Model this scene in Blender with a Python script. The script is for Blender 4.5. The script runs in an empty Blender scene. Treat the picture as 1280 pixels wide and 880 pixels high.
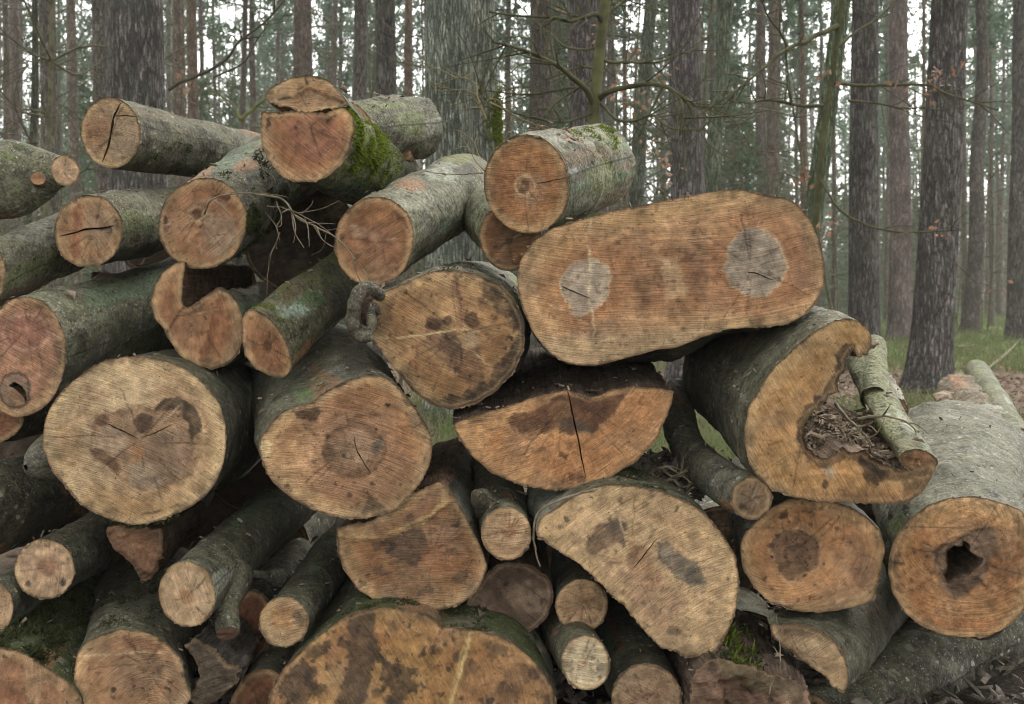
import bpy, math, random
import numpy as np
from mathutils import Vector
from mathutils.geometry import delaunay_2d_cdt

rng = np.random.default_rng(11)
random.seed(11)
F, CX, CY, H = 1256.0, 640.0, 375.0, 1.0        # focal length in photo pixels, horizon, eye height
scene = bpy.context.scene
COL = scene.collection


def P(px, py, D):
    """A point of the place: seen at photo pixel (px, py), D metres away."""
    return np.array([(px - CX) / F * D, D, H - (py - CY) / F * D])


def lin(c):
    c = np.asarray(c, float) / 255.0
    return np.where(c <= 0.04045, c / 12.92, ((c + 0.055) / 1.055) ** 2.4)


def sst(a, b, x):
    t = np.clip((x - a) / (b - a + 1e-12), 0, 1)
    return t * t * (3 - 2 * t)


# ---------------------------------------------------------------- noise
def _h(ix, iy, iz, s):
    u = np.uint32
    n = ix.astype(np.int64).astype(u) * u(374761393) + iy.astype(np.int64).astype(u) * u(668265263) \
        + iz.astype(np.int64).astype(u) * u(2246822519) + u((s * 7919 + 13) % 4294967291)
    n = (n ^ (n >> u(15))) * u(2246822519)
    n = (n ^ (n >> u(13))) * u(3266489917)
    return (n ^ (n >> u(16))).astype(np.float64) / 4294967295.0


def vnoise(p, s=0):
    p = np.asarray(p, float)
    if p.shape[-1] == 2:
        p = np.concatenate([p, np.zeros(p.shape[:-1] + (1,))], -1)
    i = np.floor(p)
    f = p - i
    f = f * f * (3 - 2 * f)
    x, y, z = i[..., 0], i[..., 1], i[..., 2]
    r = 0
    for dx in (0, 1):
        wx = f[..., 0] if dx else 1 - f[..., 0]
        for dy in (0, 1):
            wy = f[..., 1] if dy else 1 - f[..., 1]
            for dz in (0, 1):
                wz = f[..., 2] if dz else 1 - f[..., 2]
                r = r + wx * wy * wz * _h(x + dx, y + dy, z + dz, s)
    return r * 2 - 1


def fbm(p, s=0, o=3):
    r, a, t = 0, 1.0, 0
    p = np.asarray(p, float)
    for k in range(o):
        r = r + a * vnoise(p, s + 17 * k)
        t += a
        a *= 0.5
        p = p * 2.03 + 5.1
    return r / t


# ---------------------------------------------------------------- meshes and things
def mk(name, V, faces, mat, parent=None, smooth=True, attrs=None, link=True):
    """One mesh object from numpy vertices and a list of face arrays (n,3)/(n,4)."""
    V = np.asarray(V, np.float32).reshape(-1, 3)
    if parent is not None:
        V = V - np.array(world_loc(parent), np.float32)
    faces = [np.asarray(f, np.int32) for f in faces if len(f)]
    me = bpy.data.meshes.new(name)
    me.vertices.add(len(V))
    me.vertices.foreach_set("co", V.ravel())
    li = np.concatenate([f.ravel() for f in faces])
    tot = np.concatenate([np.full(len(f), f.shape[1], np.int32) for f in faces])
    st = np.concatenate([[0], np.cumsum(tot)[:-1]]).astype(np.int32)
    me.loops.add(len(li))
    me.loops.foreach_set("vertex_index", li)
    me.polygons.add(len(tot))
    me.polygons.foreach_set("loop_start", st)
    me.polygons.foreach_set("use_smooth", np.full(len(tot), smooth))
    for k, a in (attrs or {}).items():
        a = np.asarray(a, np.float32)
        if k == 'Col':
            at = me.attributes.new('Col', 'FLOAT_COLOR', 'POINT')
            if a.shape[1] == 3:
                a = np.concatenate([a, np.ones((len(a), 1), np.float32)], 1)
            at.data.foreach_set("color", a.ravel())
        else:
            at = me.attributes.new(k, 'FLOAT_VECTOR', 'POINT')
            at.data.foreach_set("vector", a.ravel())
    me.update(calc_edges=True)
    me.materials.append(mat)
    o = bpy.data.objects.new(name, me)
    COL.objects.link(o)
    if parent is not None:
        o.parent = parent
    return o


def world_loc(o):
    v = Vector((0, 0, 0))
    while o is not None:
        v = v + o.location
        o = o.parent
    return v


def tag(o, label=None, cat=None, group=None, kind=None):
    if label: o['label'] = label
    if cat: o['category'] = cat
    if group: o['group'] = group
    if kind: o['kind'] = kind
    return o


def empty(name, loc, label, cat, group=None):
    o = bpy.data.objects.new(name, None)
    o.empty_display_size = 0.05
    COL.objects.link(o)
    o.location = Vector([float(x) for x in loc])
    return tag(o, label, cat, group)


def copy_tree(o, parent=None):
    c = o.copy()
    COL.objects.link(c)
    c.parent = parent
    for ch in o.children:
        copy_tree(ch, c)
    return c


def nrm(v):
    v = np.asarray(v, float)
    return v / (np.linalg.norm(v, axis=-1, keepdims=True) + 1e-12)


def tube(pts, rad, n=6, cap=True, twist=0.0):
    """Tube along a polyline; returns V, quads(+tris)."""
    pts = np.asarray(pts, float)
    rad = np.broadcast_to(np.asarray(rad, float), (len(pts),))
    T = nrm(np.gradient(pts, axis=0))
    ref = np.array([0, 0, 1.0]) if abs(T[0, 2]) < 0.8 else np.array([1.0, 0, 0])
    U = np.zeros_like(pts)
    u = nrm(np.cross(ref, T[0]))
    for i in range(len(pts)):
        u = nrm(u - T[i] * np.dot(u, T[i]))
        U[i] = u
    W = np.cross(T, U)
    a = np.linspace(0, 2 * math.pi, n, endpoint=False) + twist
    V = pts[:, None] + rad[:, None, None] * (np.cos(a)[None, :, None] * U[:, None] + np.sin(a)[None, :, None] * W[:, None])
    V = V.reshape(-1, 3)
    m = len(pts)
    i, j = np.meshgrid(np.arange(m - 1), np.arange(n), indexing='ij')
    q = np.stack([i * n + j, i * n + (j + 1) % n, (i + 1) * n + (j + 1) % n, (i + 1) * n + j], -1).reshape(-1, 4)
    fs = [q]
    if cap:
        c0, c1 = len(V), len(V) + 1
        V = np.concatenate([V, pts[:1], pts[-1:]])
        k = np.arange(n)
        fs.append(np.stack([np.full(n, c0), (k + 1) % n, k], -1))
        fs.append(np.stack([np.full(n, c1), (m - 1) * n + k, (m - 1) * n + (k + 1) % n], -1))
    return V, fs


class MB:
    """Collects pieces that make up one part."""
    def __init__(s): s.V, s.F, s.n = [], [], 0
    def add(s, V, fs):
        s.V.append(np.asarray(V, float).reshape(-1, 3))
        s.F += [np.asarray(f) + s.n for f in fs if len(f)]
        s.n += len(s.V[-1])
        return s
    def tube(s, *a, **k): return s.add(*tube(*a, **k))
    def build(s, name, mat, parent=None, smooth=True, attrs=None):
        tri = [f for f in s.F if f.shape[1] == 3]
        qd = [f for f in s.F if f.shape[1] == 4]
        fs = ([np.concatenate(tri)] if tri else []) + ([np.concatenate(qd)] if qd else [])
        return mk(name, np.concatenate(s.V), fs, mat, parent, smooth, attrs)


def smooth_path(pts, n=24):
    """Catmull-Rom through 3-D points."""
    p = np.asarray(pts, float)
    p = np.concatenate([2 * p[:1] - p[1:2], p, 2 * p[-1:] - p[-2:-1]])
    m = len(p) - 3
    out = []
    for t in np.linspace(0, m - 1e-6, n):
        i = int(t); f = t - i
        a, b, c, d = p[i:i + 4]
        out.append(0.5 * (2 * b + (c - a) * f + (2 * a - 5 * b + 4 * c - d) * f * f + (3 * b - a - 3 * c + d) * f ** 3))
    return np.array(out)
# ---------------------------------------------------------------- materials
class NT:
    def __init__(s, name, rough=0.8, spec=0.3):
        s.m = bpy.data.materials.new(name)
        s.m.use_nodes = True
        s.t = s.m.node_tree
        s.b = s.t.nodes['Principled BSDF']
        s.b.inputs['Roughness'].default_value = rough
        s.b.inputs['Specular IOR Level'].default_value = spec
    def n(s, typ, ins=None, **kw):
        d = s.t.nodes.new('ShaderNode' + typ)
        for k, v in kw.items(): setattr(d, k, v)
        for k, v in (ins or {}).items(): s.put(d.inputs[k], v)
        return d
    def put(s, sock, v):
        if isinstance(v, bpy.types.NodeSocket): s.t.links.new(v, sock)
        else: sock.default_value = v
    def noise(s, vec, scale, detail=3, rough=0.55, out=0, **kw):
        d = s.n('TexNoise', {'Scale': scale, 'Detail': detail, 'Roughness': rough}, **kw)
        if vec is not None: s.put(d.inputs['Vector'], vec)
        return d.outputs[out]
    def ramp(s, fac, a, b, lo=0.0, hi=1.0):
        return s.n('MapRange', {0: fac, 1: a, 2: b, 3: lo, 4: hi}, clamp=True, interpolation_type='SMOOTHSTEP').outputs[0]
    def math(s, op, a, b=0.0): return s.n('Math', {0: a, 1: b}, operation=op).outputs[0]
    def vmath(s, op, a, b=None):
        d = s.n('VectorMath', {0: a}, operation=op)
        if b is not None: s.put(d.inputs[1] if op != 'SCALE' else d.inputs['Scale'], b)
        return d.outputs['Vector']
    def mix(s, fac, a, b, typ='MIX'):
        d = s.n('Mix', data_type='RGBA', blend_type=typ)
        for k, v in ((0, fac), (6, a), (7, b)):
            if isinstance(v, (tuple, list, np.ndarray)): v = tuple(float(x) for x in v) + ((1.0,) if len(v) == 3 else ())
            s.put(d.inputs[k], v)
        return d.outputs[2]
    def bump(s, h, strength=0.5, dist=0.01, nrm=None):
        d = s.n('Bump', {'Height': h, 'Strength': strength, 'Distance': dist})
        if nrm is not None: s.put(d.inputs['Normal'], nrm)
        return d.outputs[0]
    def done(s, col, normal=None):
        s.put(s.b.inputs['Base Color'], col if isinstance(col, bpy.types.NodeSocket) else tuple(col) + (1.0,) * (4 - len(col)))
        if normal is not None: s.put(s.b.inputs['Normal'], normal)
        return s.m
    def obj_vec(s, rnd=True):
        tc = s.n('TexCoord').outputs['Object']
        if not rnd: return tc
        r = s.n('ObjectInfo').outputs['Random']
        c = s.n('CombineXYZ', {0: s.math('MULTIPLY', r, 37.0), 1: s.math('MULTIPLY', r, 91.0), 2: s.math('MULTIPLY', r, 13.0)})
        return s.vmath('ADD', tc, c.outputs[0])


def grey(s, v):
    return s.n('CombineColor', {0: v, 1: v, 2: v}).outputs[0]


def make_cut():
    s = NT('sawn end grain', 0.72, 0.25)
    col = s.n('Attribute', attribute_name='Col').outputs['Color']
    saw = s.n('Attribute', attribute_name='saw').outputs['Vector']
    pth = s.n('Attribute', attribute_name='pth').outputs['Vector']
    n1 = s.noise(saw, 1.0, 2.5, 0.6)
    n1b = s.noise(s.vmath('MULTIPLY', saw, (0.33, 1.9, 1.0)), 1.0, 3, 0.6)
    smk = s.ramp(s.noise(pth, 13.0, 3, 0.6), 0.38, 0.6, 0.25, 1.0)
    dirv = s.n('VectorMath', {0: pth}, operation='NORMALIZE').outputs[0]
    ray = s.noise(s.vmath('ADD', s.vmath('SCALE', dirv, 26.0), s.vmath('SCALE', pth, 9.0)), 1.0, 3, 0.6)
    chk = s.math('ABSOLUTE', s.math('SUBTRACT', s.noise(s.vmath('ADD', s.vmath('SCALE', dirv, 14.0), s.vmath('SCALE', pth, 5.0)), 1.0, 3, 0.6), 0.5))
    chkm = s.ramp(s.noise(pth, 24.0, 3, 0.6), 0.5, 0.62)
    fine = s.noise(pth, 520.0, 2, 0.6)
    blot = s.noise(pth, 38.0, 4, 0.65)
    n2 = s.noise(s.vmath('MULTIPLY', saw, (0.42, 1.3, 1.0)), 1.0, 3, 0.65)
    hair = s.math('ABSOLUTE', s.math('SUBTRACT', s.noise(s.vmath('MULTIPLY', saw, (0.9, 0.55, 1.0)), 1.0, 2.5, 0.6), 0.5))
    f = s.math('ADD', s.ramp(n1, 0.36, 0.64, 0.87, 1.08), s.ramp(n1b, 0.3, 0.7, -0.05, 0.05))
    f = s.math('MULTIPLY', f, s.ramp(n2, 0.35, 0.65, 0.86, 1.10))
    f = s.math('MULTIPLY', f, s.ramp(hair, 0.0, 0.022, 0.78, 1.02))
    f = s.math('ADD', 1.0, s.math('MULTIPLY', s.math('SUBTRACT', f, 1.0), smk))
    f = s.math('MULTIPLY', f, s.ramp(ray, 0.3, 0.7, 0.82, 1.14))
    f = s.math('MULTIPLY', f, s.math('SUBTRACT', 1.0, s.math('MULTIPLY', chkm, s.ramp(chk, 0.0, 0.012, 0.42, 0.0))))
    f = s.math('MULTIPLY', f, s.ramp(fine, 0.3, 0.7, 0.76, 1.2))
    f = s.math('MULTIPLY', f, s.ramp(blot, 0.3, 0.7, 0.80, 1.14))
    c = s.mix(1.0, col, grey(s, f), 'MULTIPLY')
    speck = s.noise(pth, 120.0, 3, 0.7)
    c = s.mix(s.ramp(speck, 0.65, 0.70, 0.0, 0.8), c, (0.035, 0.028, 0.02))
    pale = s.noise(s.vmath('ADD', pth, (3.1, 1.7, 0.4)), 190.0, 2, 0.6)
    c = s.mix(s.ramp(pale, 0.71, 0.76, 0.0, 0.65), c, (0.50, 0.42, 0.30))
    h = s.math('ADD', s.math('MULTIPLY', n1, 0.75), s.math('ADD', s.math('MULTIPLY', fine, 0.3), s.math('MULTIPLY', ray, 0.35)))
    return s.done(c, s.bump(h, 0.85, 0.005))


def make_bark():
    """Smooth grey beech bark with algae, lichen crusts, wrinkles and sawdust. Object colour = tint, alpha = moss."""
    s = NT('beech bark', 0.66, 0.35)
    oi = s.n('ObjectInfo')
    tint, moss = oi.outputs['Color'], oi.outputs['Alpha']
    v = s.obj_vec()
    bk = s.n('Attribute', attribute_name='bk').outputs['Vector']
    nz = s.n('SeparateXYZ', {0: s.n('NewGeometry').outputs['Normal']}).outputs[2]
    big = s.noise(v, 7.0, 5, 0.62)
    med = s.noise(v, 24.0, 6, 0.68)
    fin = s.noise(v, 120.0, 5, 0.72)
    wr = s.noise(s.vmath('MULTIPLY', bk, (22.0, 44.0, 1.0)), 1.0, 3, 0.6)
    f = s.math('MULTIPLY', s.ramp(big, 0.3, 0.7, 0.66, 1.3), s.ramp(med, 0.3, 0.7, 0.55, 1.42))
    f = s.math('MULTIPLY', f, s.ramp(fin, 0.32, 0.68, 0.45, 1.5))
    f = s.math('MULTIPLY', f, s.ramp(wr, 0.32, 0.66, 0.86, 1.12))
    c = s.mix(1.0, s.mix(1.0, tint, (0.82, 0.77, 0.63), 'MULTIPLY'), grey(s, f), 'MULTIPLY')
    hue = s.noise(s.vmath('ADD', v, (8.0, 3.0, 2.0)), 4.5, 5, 0.65)
    c = s.mix(s.ramp(hue, 0.50, 0.64, 0.0, 0.55), c, s.mix(1.0, (0.115, 0.088, 0.062), grey(s, f), 'MULTIPLY'))
    c = s.mix(s.ramp(hue, 0.46, 0.34, 0.0, 0.5), c, s.mix(1.0, (0.22, 0.21, 0.175), grey(s, f), 'MULTIPLY'))
    scr = s.noise(s.vmath('MULTIPLY', s.vmath('ADD', v, (5.0, 9.0, 2.0)), (1.0, 1.0, 1.0)), 13.0, 6, 0.75)
    scr2 = s.ramp(scr, 0.665, 0.685)
    c = s.mix(s.math('MULTIPLY', scr2, 0.85), c, s.mix(s.ramp(fin, 0.35, 0.65), (0.13, 0.075, 0.045), (0.30, 0.19, 0.115)))
    # green algae on the weather side
    alg = s.math('MULTIPLY', s.ramp(s.math('ADD', med, s.math('MULTIPLY', nz, 0.14)), 0.46, 0.72), 0.45)
    c = s.mix(alg, c, (0.125, 0.128, 0.062))
    # lichen crusts
    lc = s.noise(s.vmath('ADD', v, (4.0, 2.0, 9.0)), 21.0, 6, 0.7)
    c = s.mix(s.ramp(s.math('ADD', lc, s.math('MULTIPLY', nz, 0.05)), 0.61, 0.67, 0.0, 0.55), c, (0.25, 0.245, 0.185))
    # small round lichen spots
    vo = s.n('TexVoronoi', {'Vector': s.vmath('ADD', v, s.vmath('SCALE', s.noise(v, 60.0, 3, 0.6, out='Color'), 0.012)), 'Scale': 46.0})
    vr = s.n('SeparateColor', {0: vo.outputs['Color']})
    dot = s.math('MULTIPLY', s.ramp(s.math('SUBTRACT', vo.outputs['Distance'], s.math('MULTIPLY', vr.outputs[1], 0.34)), 0.06, -0.04), s.ramp(vr.outputs[0], 0.62, 0.66))
    dot = s.math('MULTIPLY', dot, s.ramp(big, 0.40, 0.56, 0.1, 0.9))
    c = s.mix(dot, c, (0.36, 0.365, 0.30))
    # moss
    mo = s.noise(s.vmath('ADD', v, (14.0, 2.0, 1.0)), 11.0, 5, 0.7)
    mo = s.ramp(s.math('ADD', s.math('ADD', mo, s.math('MULTIPLY', s.math('SUBTRACT', moss, 0.5), 0.5)), s.math('MULTIPLY', nz, 0.08)), 0.62, 0.72, 0.0, 0.85)
    c = s.mix(mo, c, (0.055, 0.075, 0.018))
    pa = s.n('Attribute', attribute_name='Col')
    c = s.mix(s.math('MULTIPLY', pa.outputs['Alpha'], s.ramp(fin, 0.25, 0.6, 0.55, 1.0)), c, s.mix(1.0, pa.outputs['Color'], grey(s, s.ramp(fin, 0.3, 0.7, 0.6, 1.3)), 'MULTIPLY'))
    # dark damp spots, sawdust flecks
    dk = s.noise(s.vmath('ADD', v, (1.0, 7.0, 3.0)), 46.0, 5, 0.75)
    c = s.mix(s.ramp(dk, 0.57, 0.65, 0.0, 0.8), c, (0.018, 0.017, 0.013))
    fl = s.noise(s.vmath('ADD', v, (2.0, 3.0, 5.0)), 230.0, 2, 0.6)
    c = s.mix(s.math('MULTIPLY', s.ramp(fl, 0.63, 0.68), s.ramp(nz, -0.35, 0.5, 0.06, 1.0)), c, (0.5, 0.45, 0.36))
    h = s.math('ADD', s.math('MULTIPLY', med, 0.9), s.math('ADD', s.math('MULTIPLY', fin, 0.35), s.math('MULTIPLY', wr, 0.6)))
    h = s.math('SUBTRACT', s.math('ADD', h, s.math('MULTIPLY', mo, 0.5)), s.math('MULTIPLY', scr2, 0.35))
    return s.done(c, s.bump(h, 1.0, 0.018))


def make_inner():
    """Torn, split or rotten wood: fibres along the trunk."""
    s = NT('split wood', 0.85, 0.2)
    v = s.obj_vec()
    bk = s.n('Attribute', attribute_name='bk').outputs['Vector']
    tint = s.n('ObjectInfo').outputs['Color']
    fib = s.noise(s.vmath('MULTIPLY', bk, (150.0, 9.0, 1.0)), 1.0, 4, 0.65)
    med = s.noise(v, 26.0, 5, 0.65)
    fin = s.noise(v, 190.0, 3, 0.7)
    f = s.math('MULTIPLY', s.ramp(fib, 0.3, 0.7, 0.6, 1.3), s.math('MULTIPLY', s.ramp(med, 0.3, 0.7, 0.6, 1.3), s.ramp(fin, 0.3, 0.7, 0.75, 1.2)))
    c = s.mix(1.0, tint, grey(s, f), 'MULTIPLY')
    c = s.mix(s.ramp(s.noise(s.vmath('ADD', v, (3.0, 1.0, 8.0)), 30.0, 5, 0.7), 0.56, 0.66, 0.0, 0.8), c, (0.03, 0.022, 0.015))
    h = s.math('ADD', fib, s.math('ADD', s.math('MULTIPLY', med, 0.8), s.math('MULTIPLY', fin, 0.4)))
    return s.done(c, s.bump(h, 0.9, 0.014))


def make_plain(name, c1, c2, scale, rough=0.85, bump=0.5, dist=0.005, use_tint=False, rnd=True):
    s = NT(name, rough, 0.2)
    v = s.obj_vec(rnd)
    a = s.noise(v, scale, 4, 0.65)
    c = s.mix(s.ramp(a, 0.32, 0.68), c1, c2)
    if use_tint: c = s.mix(1.0, c, s.n('ObjectInfo').outputs['Color'], 'MULTIPLY')
    return s.done(c, s.bump(a, bump, dist))


def make_leafy(name, c1, c2, scale, c3=None, trans=0.25):
    """Small blades and leaves: colour by place, a little light through."""
    s = NT(name, 0.75, 0.2)
    v = s.obj_vec()
    a = s.noise(v, scale, 3, 0.6)
    c = s.mix(s.ramp(a, 0.32, 0.68), c1, c2)
    if c3 is not None: c = s.mix(s.ramp(s.noise(v, scale * 3.3, 2, 0.6), 0.5, 0.64), c, c3)
    tr = s.n('BsdfTranslucent', {'Color': c})
    s.put(s.b.inputs['Base Color'], c)
    mx = s.n('MixShader', {0: trans, 1: s.b.outputs[0], 2: tr.outputs[0]})
    out = s.t.nodes['Material Output']
    s.t.links.new(mx.outputs[0], out.inputs['Surface'])
    return s.m


def make_pine_bark(name, dark, light, sx, sz, algae):
    """Fissured plates drawn out along the trunk."""
    s = NT(name, 0.9, 0.15)
    v = s.obj_vec()
    w = s.vmath('MULTIPLY', v, (1.0, 1.0, sz))
    wob = s.noise(w, sx * 0.9, 4, 0.65, out='Color')
    w2 = s.vmath('ADD', w, s.vmath('SCALE', wob, 1.7 / sx))
    vo = s.n('TexVoronoi', {'Vector': w2, 'Scale': sx}, feature='DISTANCE_TO_EDGE').outputs[0]
    vo2 = s.n('TexVoronoi', {'Vector': w2, 'Scale': sx * 2.3}, feature='DISTANCE_TO_EDGE').outputs[0]
    cell = s.n('TexVoronoi', {'Vector': w2, 'Scale': sx}, feature='F1').outputs['Color']
    cellv = s.n('SeparateColor', {0: cell}).outputs[0]
    crack = s.math('MULTIPLY', s.ramp(vo, 0.0, 0.2, 0.0, 1.0), s.ramp(vo2, 0.0, 0.16, 0.3, 1.0))
    big = s.noise(v, 2.2, 4, 0.6)
    fin = s.noise(v, 60.0, 4, 0.7)
    c = s.mix(crack, dark, light)
    f = s.math('MULTIPLY', s.ramp(fin, 0.3, 0.7, 0.68, 1.28), s.math('MULTIPLY', s.ramp(cellv, 0.0, 1.0, 0.75, 1.2), s.ramp(big, 0.3, 0.7, 0.75, 1.2)))
    c = s.mix(1.0, c, grey(s, f), 'MULTIPLY')
    c = s.mix(1.0, c, s.n('ObjectInfo').outputs['Color'], 'MULTIPLY')
    c = s.mix(s.math('MULTIPLY', s.ramp(s.noise(v, 3.1, 5, 0.7), 0.45, 0.68), algae), c, (0.10, 0.125, 0.085))
    h = s.math('ADD', s.math('MULTIPLY', crack, 1.0), s.math('MULTIPLY', fin, 0.35))
    return s.done(c, s.bump(h, 1.0, 0.02))


M = {}
M['cut'] = make_cut()
M['bark'] = make_bark()
M['inner'] = make_inner()
M['moss'] = make_leafy('bright moss', (0.15, 0.20, 0.018), (0.075, 0.11, 0.014), 30.0, (0.22, 0.25, 0.045), 0.35)
M['darkmoss'] = make_leafy('dull moss', (0.05, 0.065, 0.016), (0.02, 0.028, 0.008), 30.0, (0.07, 0.06, 0.03), 0.2)
M['twig'] = make_plain('dead twig bark', (0.07, 0.055, 0.04), (0.20, 0.175, 0.145), 30.0, use_tint=True)
M['mossytwig'] = make_plain('mossy branch bark', (0.055, 0.052, 0.034), (0.115, 0.112, 0.068), 9.0, use_tint=True)
M['chip'] = make_plain('wood chips and scraps', (0.06, 0.045, 0.03), (0.34, 0.27, 0.19), 45.0)
M['fringe'] = make_plain('torn bark edge', (0.075, 0.055, 0.04), (0.27, 0.19, 0.12), 60.0)
M['deadleaf'] = make_leafy('withered leaves', (0.22, 0.11, 0.06), (0.40, 0.26, 0.18), 3.0, None, 0.3)
M['litter'] = make_leafy('fallen leaves', (0.16, 0.105, 0.07), (0.34, 0.26, 0.20), 5.0, (0.09, 0.06, 0.04), 0.15)
M['grass'] = make_leafy('grass blades', (0.095, 0.135, 0.045), (0.15, 0.185, 0.075), 0.9, (0.24, 0.21, 0.125), 0.35)
M['needle'] = make_leafy('pine needles', (0.085, 0.14, 0.10), (0.14, 0.20, 0.14), 1.1, (0.17, 0.205, 0.13), 0.5)
M['spruce'] = make_leafy('spruce needles', (0.075, 0.13, 0.075), (0.135, 0.185, 0.105), 1.7, None, 0.5)
M['brush'] = make_plain('bare brushwood', (0.13, 0.115, 0.085), (0.24, 0.21, 0.155), 1.5)
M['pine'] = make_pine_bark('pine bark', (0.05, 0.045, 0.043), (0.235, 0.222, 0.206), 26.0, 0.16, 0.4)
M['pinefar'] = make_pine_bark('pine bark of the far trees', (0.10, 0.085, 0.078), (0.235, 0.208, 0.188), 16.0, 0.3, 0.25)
M['oak'] = make_pine_bark('oak bark', (0.06, 0.066, 0.055), (0.29, 0.31, 0.265), 40.0, 0.11, 0.4)
# ---------------------------------------------------------------- 2-D helpers on a cut face
def ell(cx, cy, a, b=None, rot=0.0, wob=0.03, n=64, seed=None):
    b = b or a
    seed = int(cx * 3 + cy * 7) if seed is None else seed
    t = np.linspace(0, 2 * math.pi, n, endpoint=False)
    r = 1 + wob * fbm(np.stack([np.cos(t) * 1.3, np.sin(t) * 1.3, np.full(n, seed * 1.7)], -1), seed, 3) * 1.6
    x, y = a * np.cos(t) * r, b * np.sin(t) * r
    q = math.radians(rot)
    return np.stack([cx + x * math.cos(q) - y * math.sin(q), cy + x * math.sin(q) + y * math.cos(q)], -1)


def polydist(X, poly, closed=True):
    """(unsigned distance, inside) of points X to a polygon / polyline."""
    A = np.asarray(poly, float)
    B = np.roll(A, -1, 0) if closed else A[1:]
    if not closed: A = A[:-1]
    out = np.empty(len(X)); ins = np.zeros(len(X), bool)
    E = B - A
    L2 = (E ** 2).sum(1) + 1e-15
    for s in range(0, len(X), 4000):
        x = X[s:s + 4000, None, :]
        w = x - A[None]
        t = np.clip((w * E[None]).sum(-1) / L2[None], 0, 1)
        out[s:s + 4000] = np.sqrt(((w - t[..., None] * E[None]) ** 2).sum(-1).min(1))
        if closed:
            c = ((A[None, :, 1] > x[..., 1]) != (B[None, :, 1] > x[..., 1]))
            xi = A[None, :, 0] + (x[..., 1] - A[None, :, 1]) / (np.where(np.abs(E[:, 1]) < 1e-12, 1e-12, E[:, 1]))[None] * E[None, :, 0]
            ins[s:s + 4000] = (c & (x[..., 0] < xi)).sum(1) % 2 == 1
    return out, ins


def resample(poly, step, flags=None, sm=1.3, nmax=330):
    """Even spacing, slightly rounded corners; flags belong to the source edges."""
    p = np.asarray(poly, float)
    q = np.concatenate([p, p[:1]])
    seg = np.linalg.norm(np.diff(q, axis=0), axis=1)
    s = np.concatenate([[0], np.cumsum(seg)])
    n = int(np.clip(s[-1] / step, 70, nmax))
    t = np.linspace(0, s[-1], n, endpoint=False)
    k = np.clip(np.searchsorted(s, t, side='right') - 1, 0, len(p) - 1)
    f = ((t - s[k]) / (seg[k] + 1e-12))[:, None]
    o = q[k] * (1 - f) + q[k + 1] * f
    fl = flags[k] if flags is not None else np.zeros(n, bool)
    for _ in range(max(1, int(sm * 2))):
        o = 0.25 * np.roll(o, 1, 0) + 0.5 * o + 0.25 * np.roll(o, -1, 0)
    return o, fl


GAIN, SAT = np.array([1.03, 1.08, 1.0]), 0.86


class Plane:
    """The plane of a saw cut: centre C, normal n towards the viewer."""
    def __init__(s, C, n):
        s.C, s.n = np.asarray(C, float), nrm(np.asarray(n, float))
        up = np.array([0, 0, 1.0])
        s.v = nrm(up - s.n * np.dot(up, s.n))
        s.u = np.cross(s.v, s.n)
    def to2(s, px):
        """Photo pixels -> metres on this plane."""
        px = np.atleast_2d(np.asarray(px, float))
        d = np.stack([(px[:, 0] - CX) / F, np.ones(len(px)), -(px[:, 1] - CY) / F], -1)
        O = np.array([0, 0, H])
        t = np.dot(s.C - O, s.n) / (d @ s.n)
        X = O + d * t[:, None] - s.C
        return np.stack([X @ s.u, X @ s.v], -1)
    def to3(s, X, dn=0.0):
        X = np.asarray(X, float)
        return s.C + X[:, :1] * s.u + X[:, 1:2] * s.v + np.reshape(dn, (-1, 1)) * s.n


def shape_sd(X, sh, pl, warp, seed):
    """Signed distance (inside > 0, metres) to a shape given in photo pixels, its edge made uneven by noise."""
    Xw = X + warp * (np.stack([fbm(X * 45, seed, 4), fbm(X * 45 + 9, seed + 3, 4)], -1) + 0.3 * np.stack([fbm(X * 190, seed + 5, 2), fbm(X * 190 + 9, seed + 6, 2)], -1))
    if sh[0] == 'e':
        sh = ('p', ell(sh[1], sh[2], sh[3], sh[4] if len(sh) > 4 else sh[3], sh[5] if len(sh) > 5 else 0, 0.02, 40))
    if sh[0] == 'p':
        d, i = polydist(Xw, pl.to2(sh[1]))
        return np.where(i, d, -d)
    d, _ = polydist(Xw, pl.to2(sh[1]), closed=False)      # 'l' polyline
    return -d


def blots(X, sc, prob, rmax, seed, ex=2.0):
    """Roundish spots of mould and dirt, few large and many small, with frayed edges."""
    q = X * sc
    q = q + 0.40 * np.stack([fbm(q * 2.3, seed + 1, 4), fbm(q * 2.3 + 7, seed + 2, 4)], -1)
    dens = 0.55 + 0.9 * fbm(X * 9, seed + 5, 2)
    i = np.floor(q)
    m = np.zeros(len(X))
    for dx in (-1, 0, 1):
        for dy in (-1, 0, 1):
            cx, cy, z = i[:, 0] + dx, i[:, 1] + dy, np.zeros(len(X))
            px, py = cx + _h(cx, cy, z, seed), cy + _h(cx, cy, z + 1, seed)
            r = rmax * (0.18 + 0.82 * _h(cx, cy, z + 2, seed) ** ex)
            on = _h(cx, cy, z + 3, seed) < prob * dens
            d = np.hypot(q[:, 0] - px, q[:, 1] - py)
            m = np.maximum(m, np.where(on, sst(r, r * 0.55, d) * (0.55 + 0.45 * _h(cx, cy, z + 4, seed)), 0))
    return m


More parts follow.
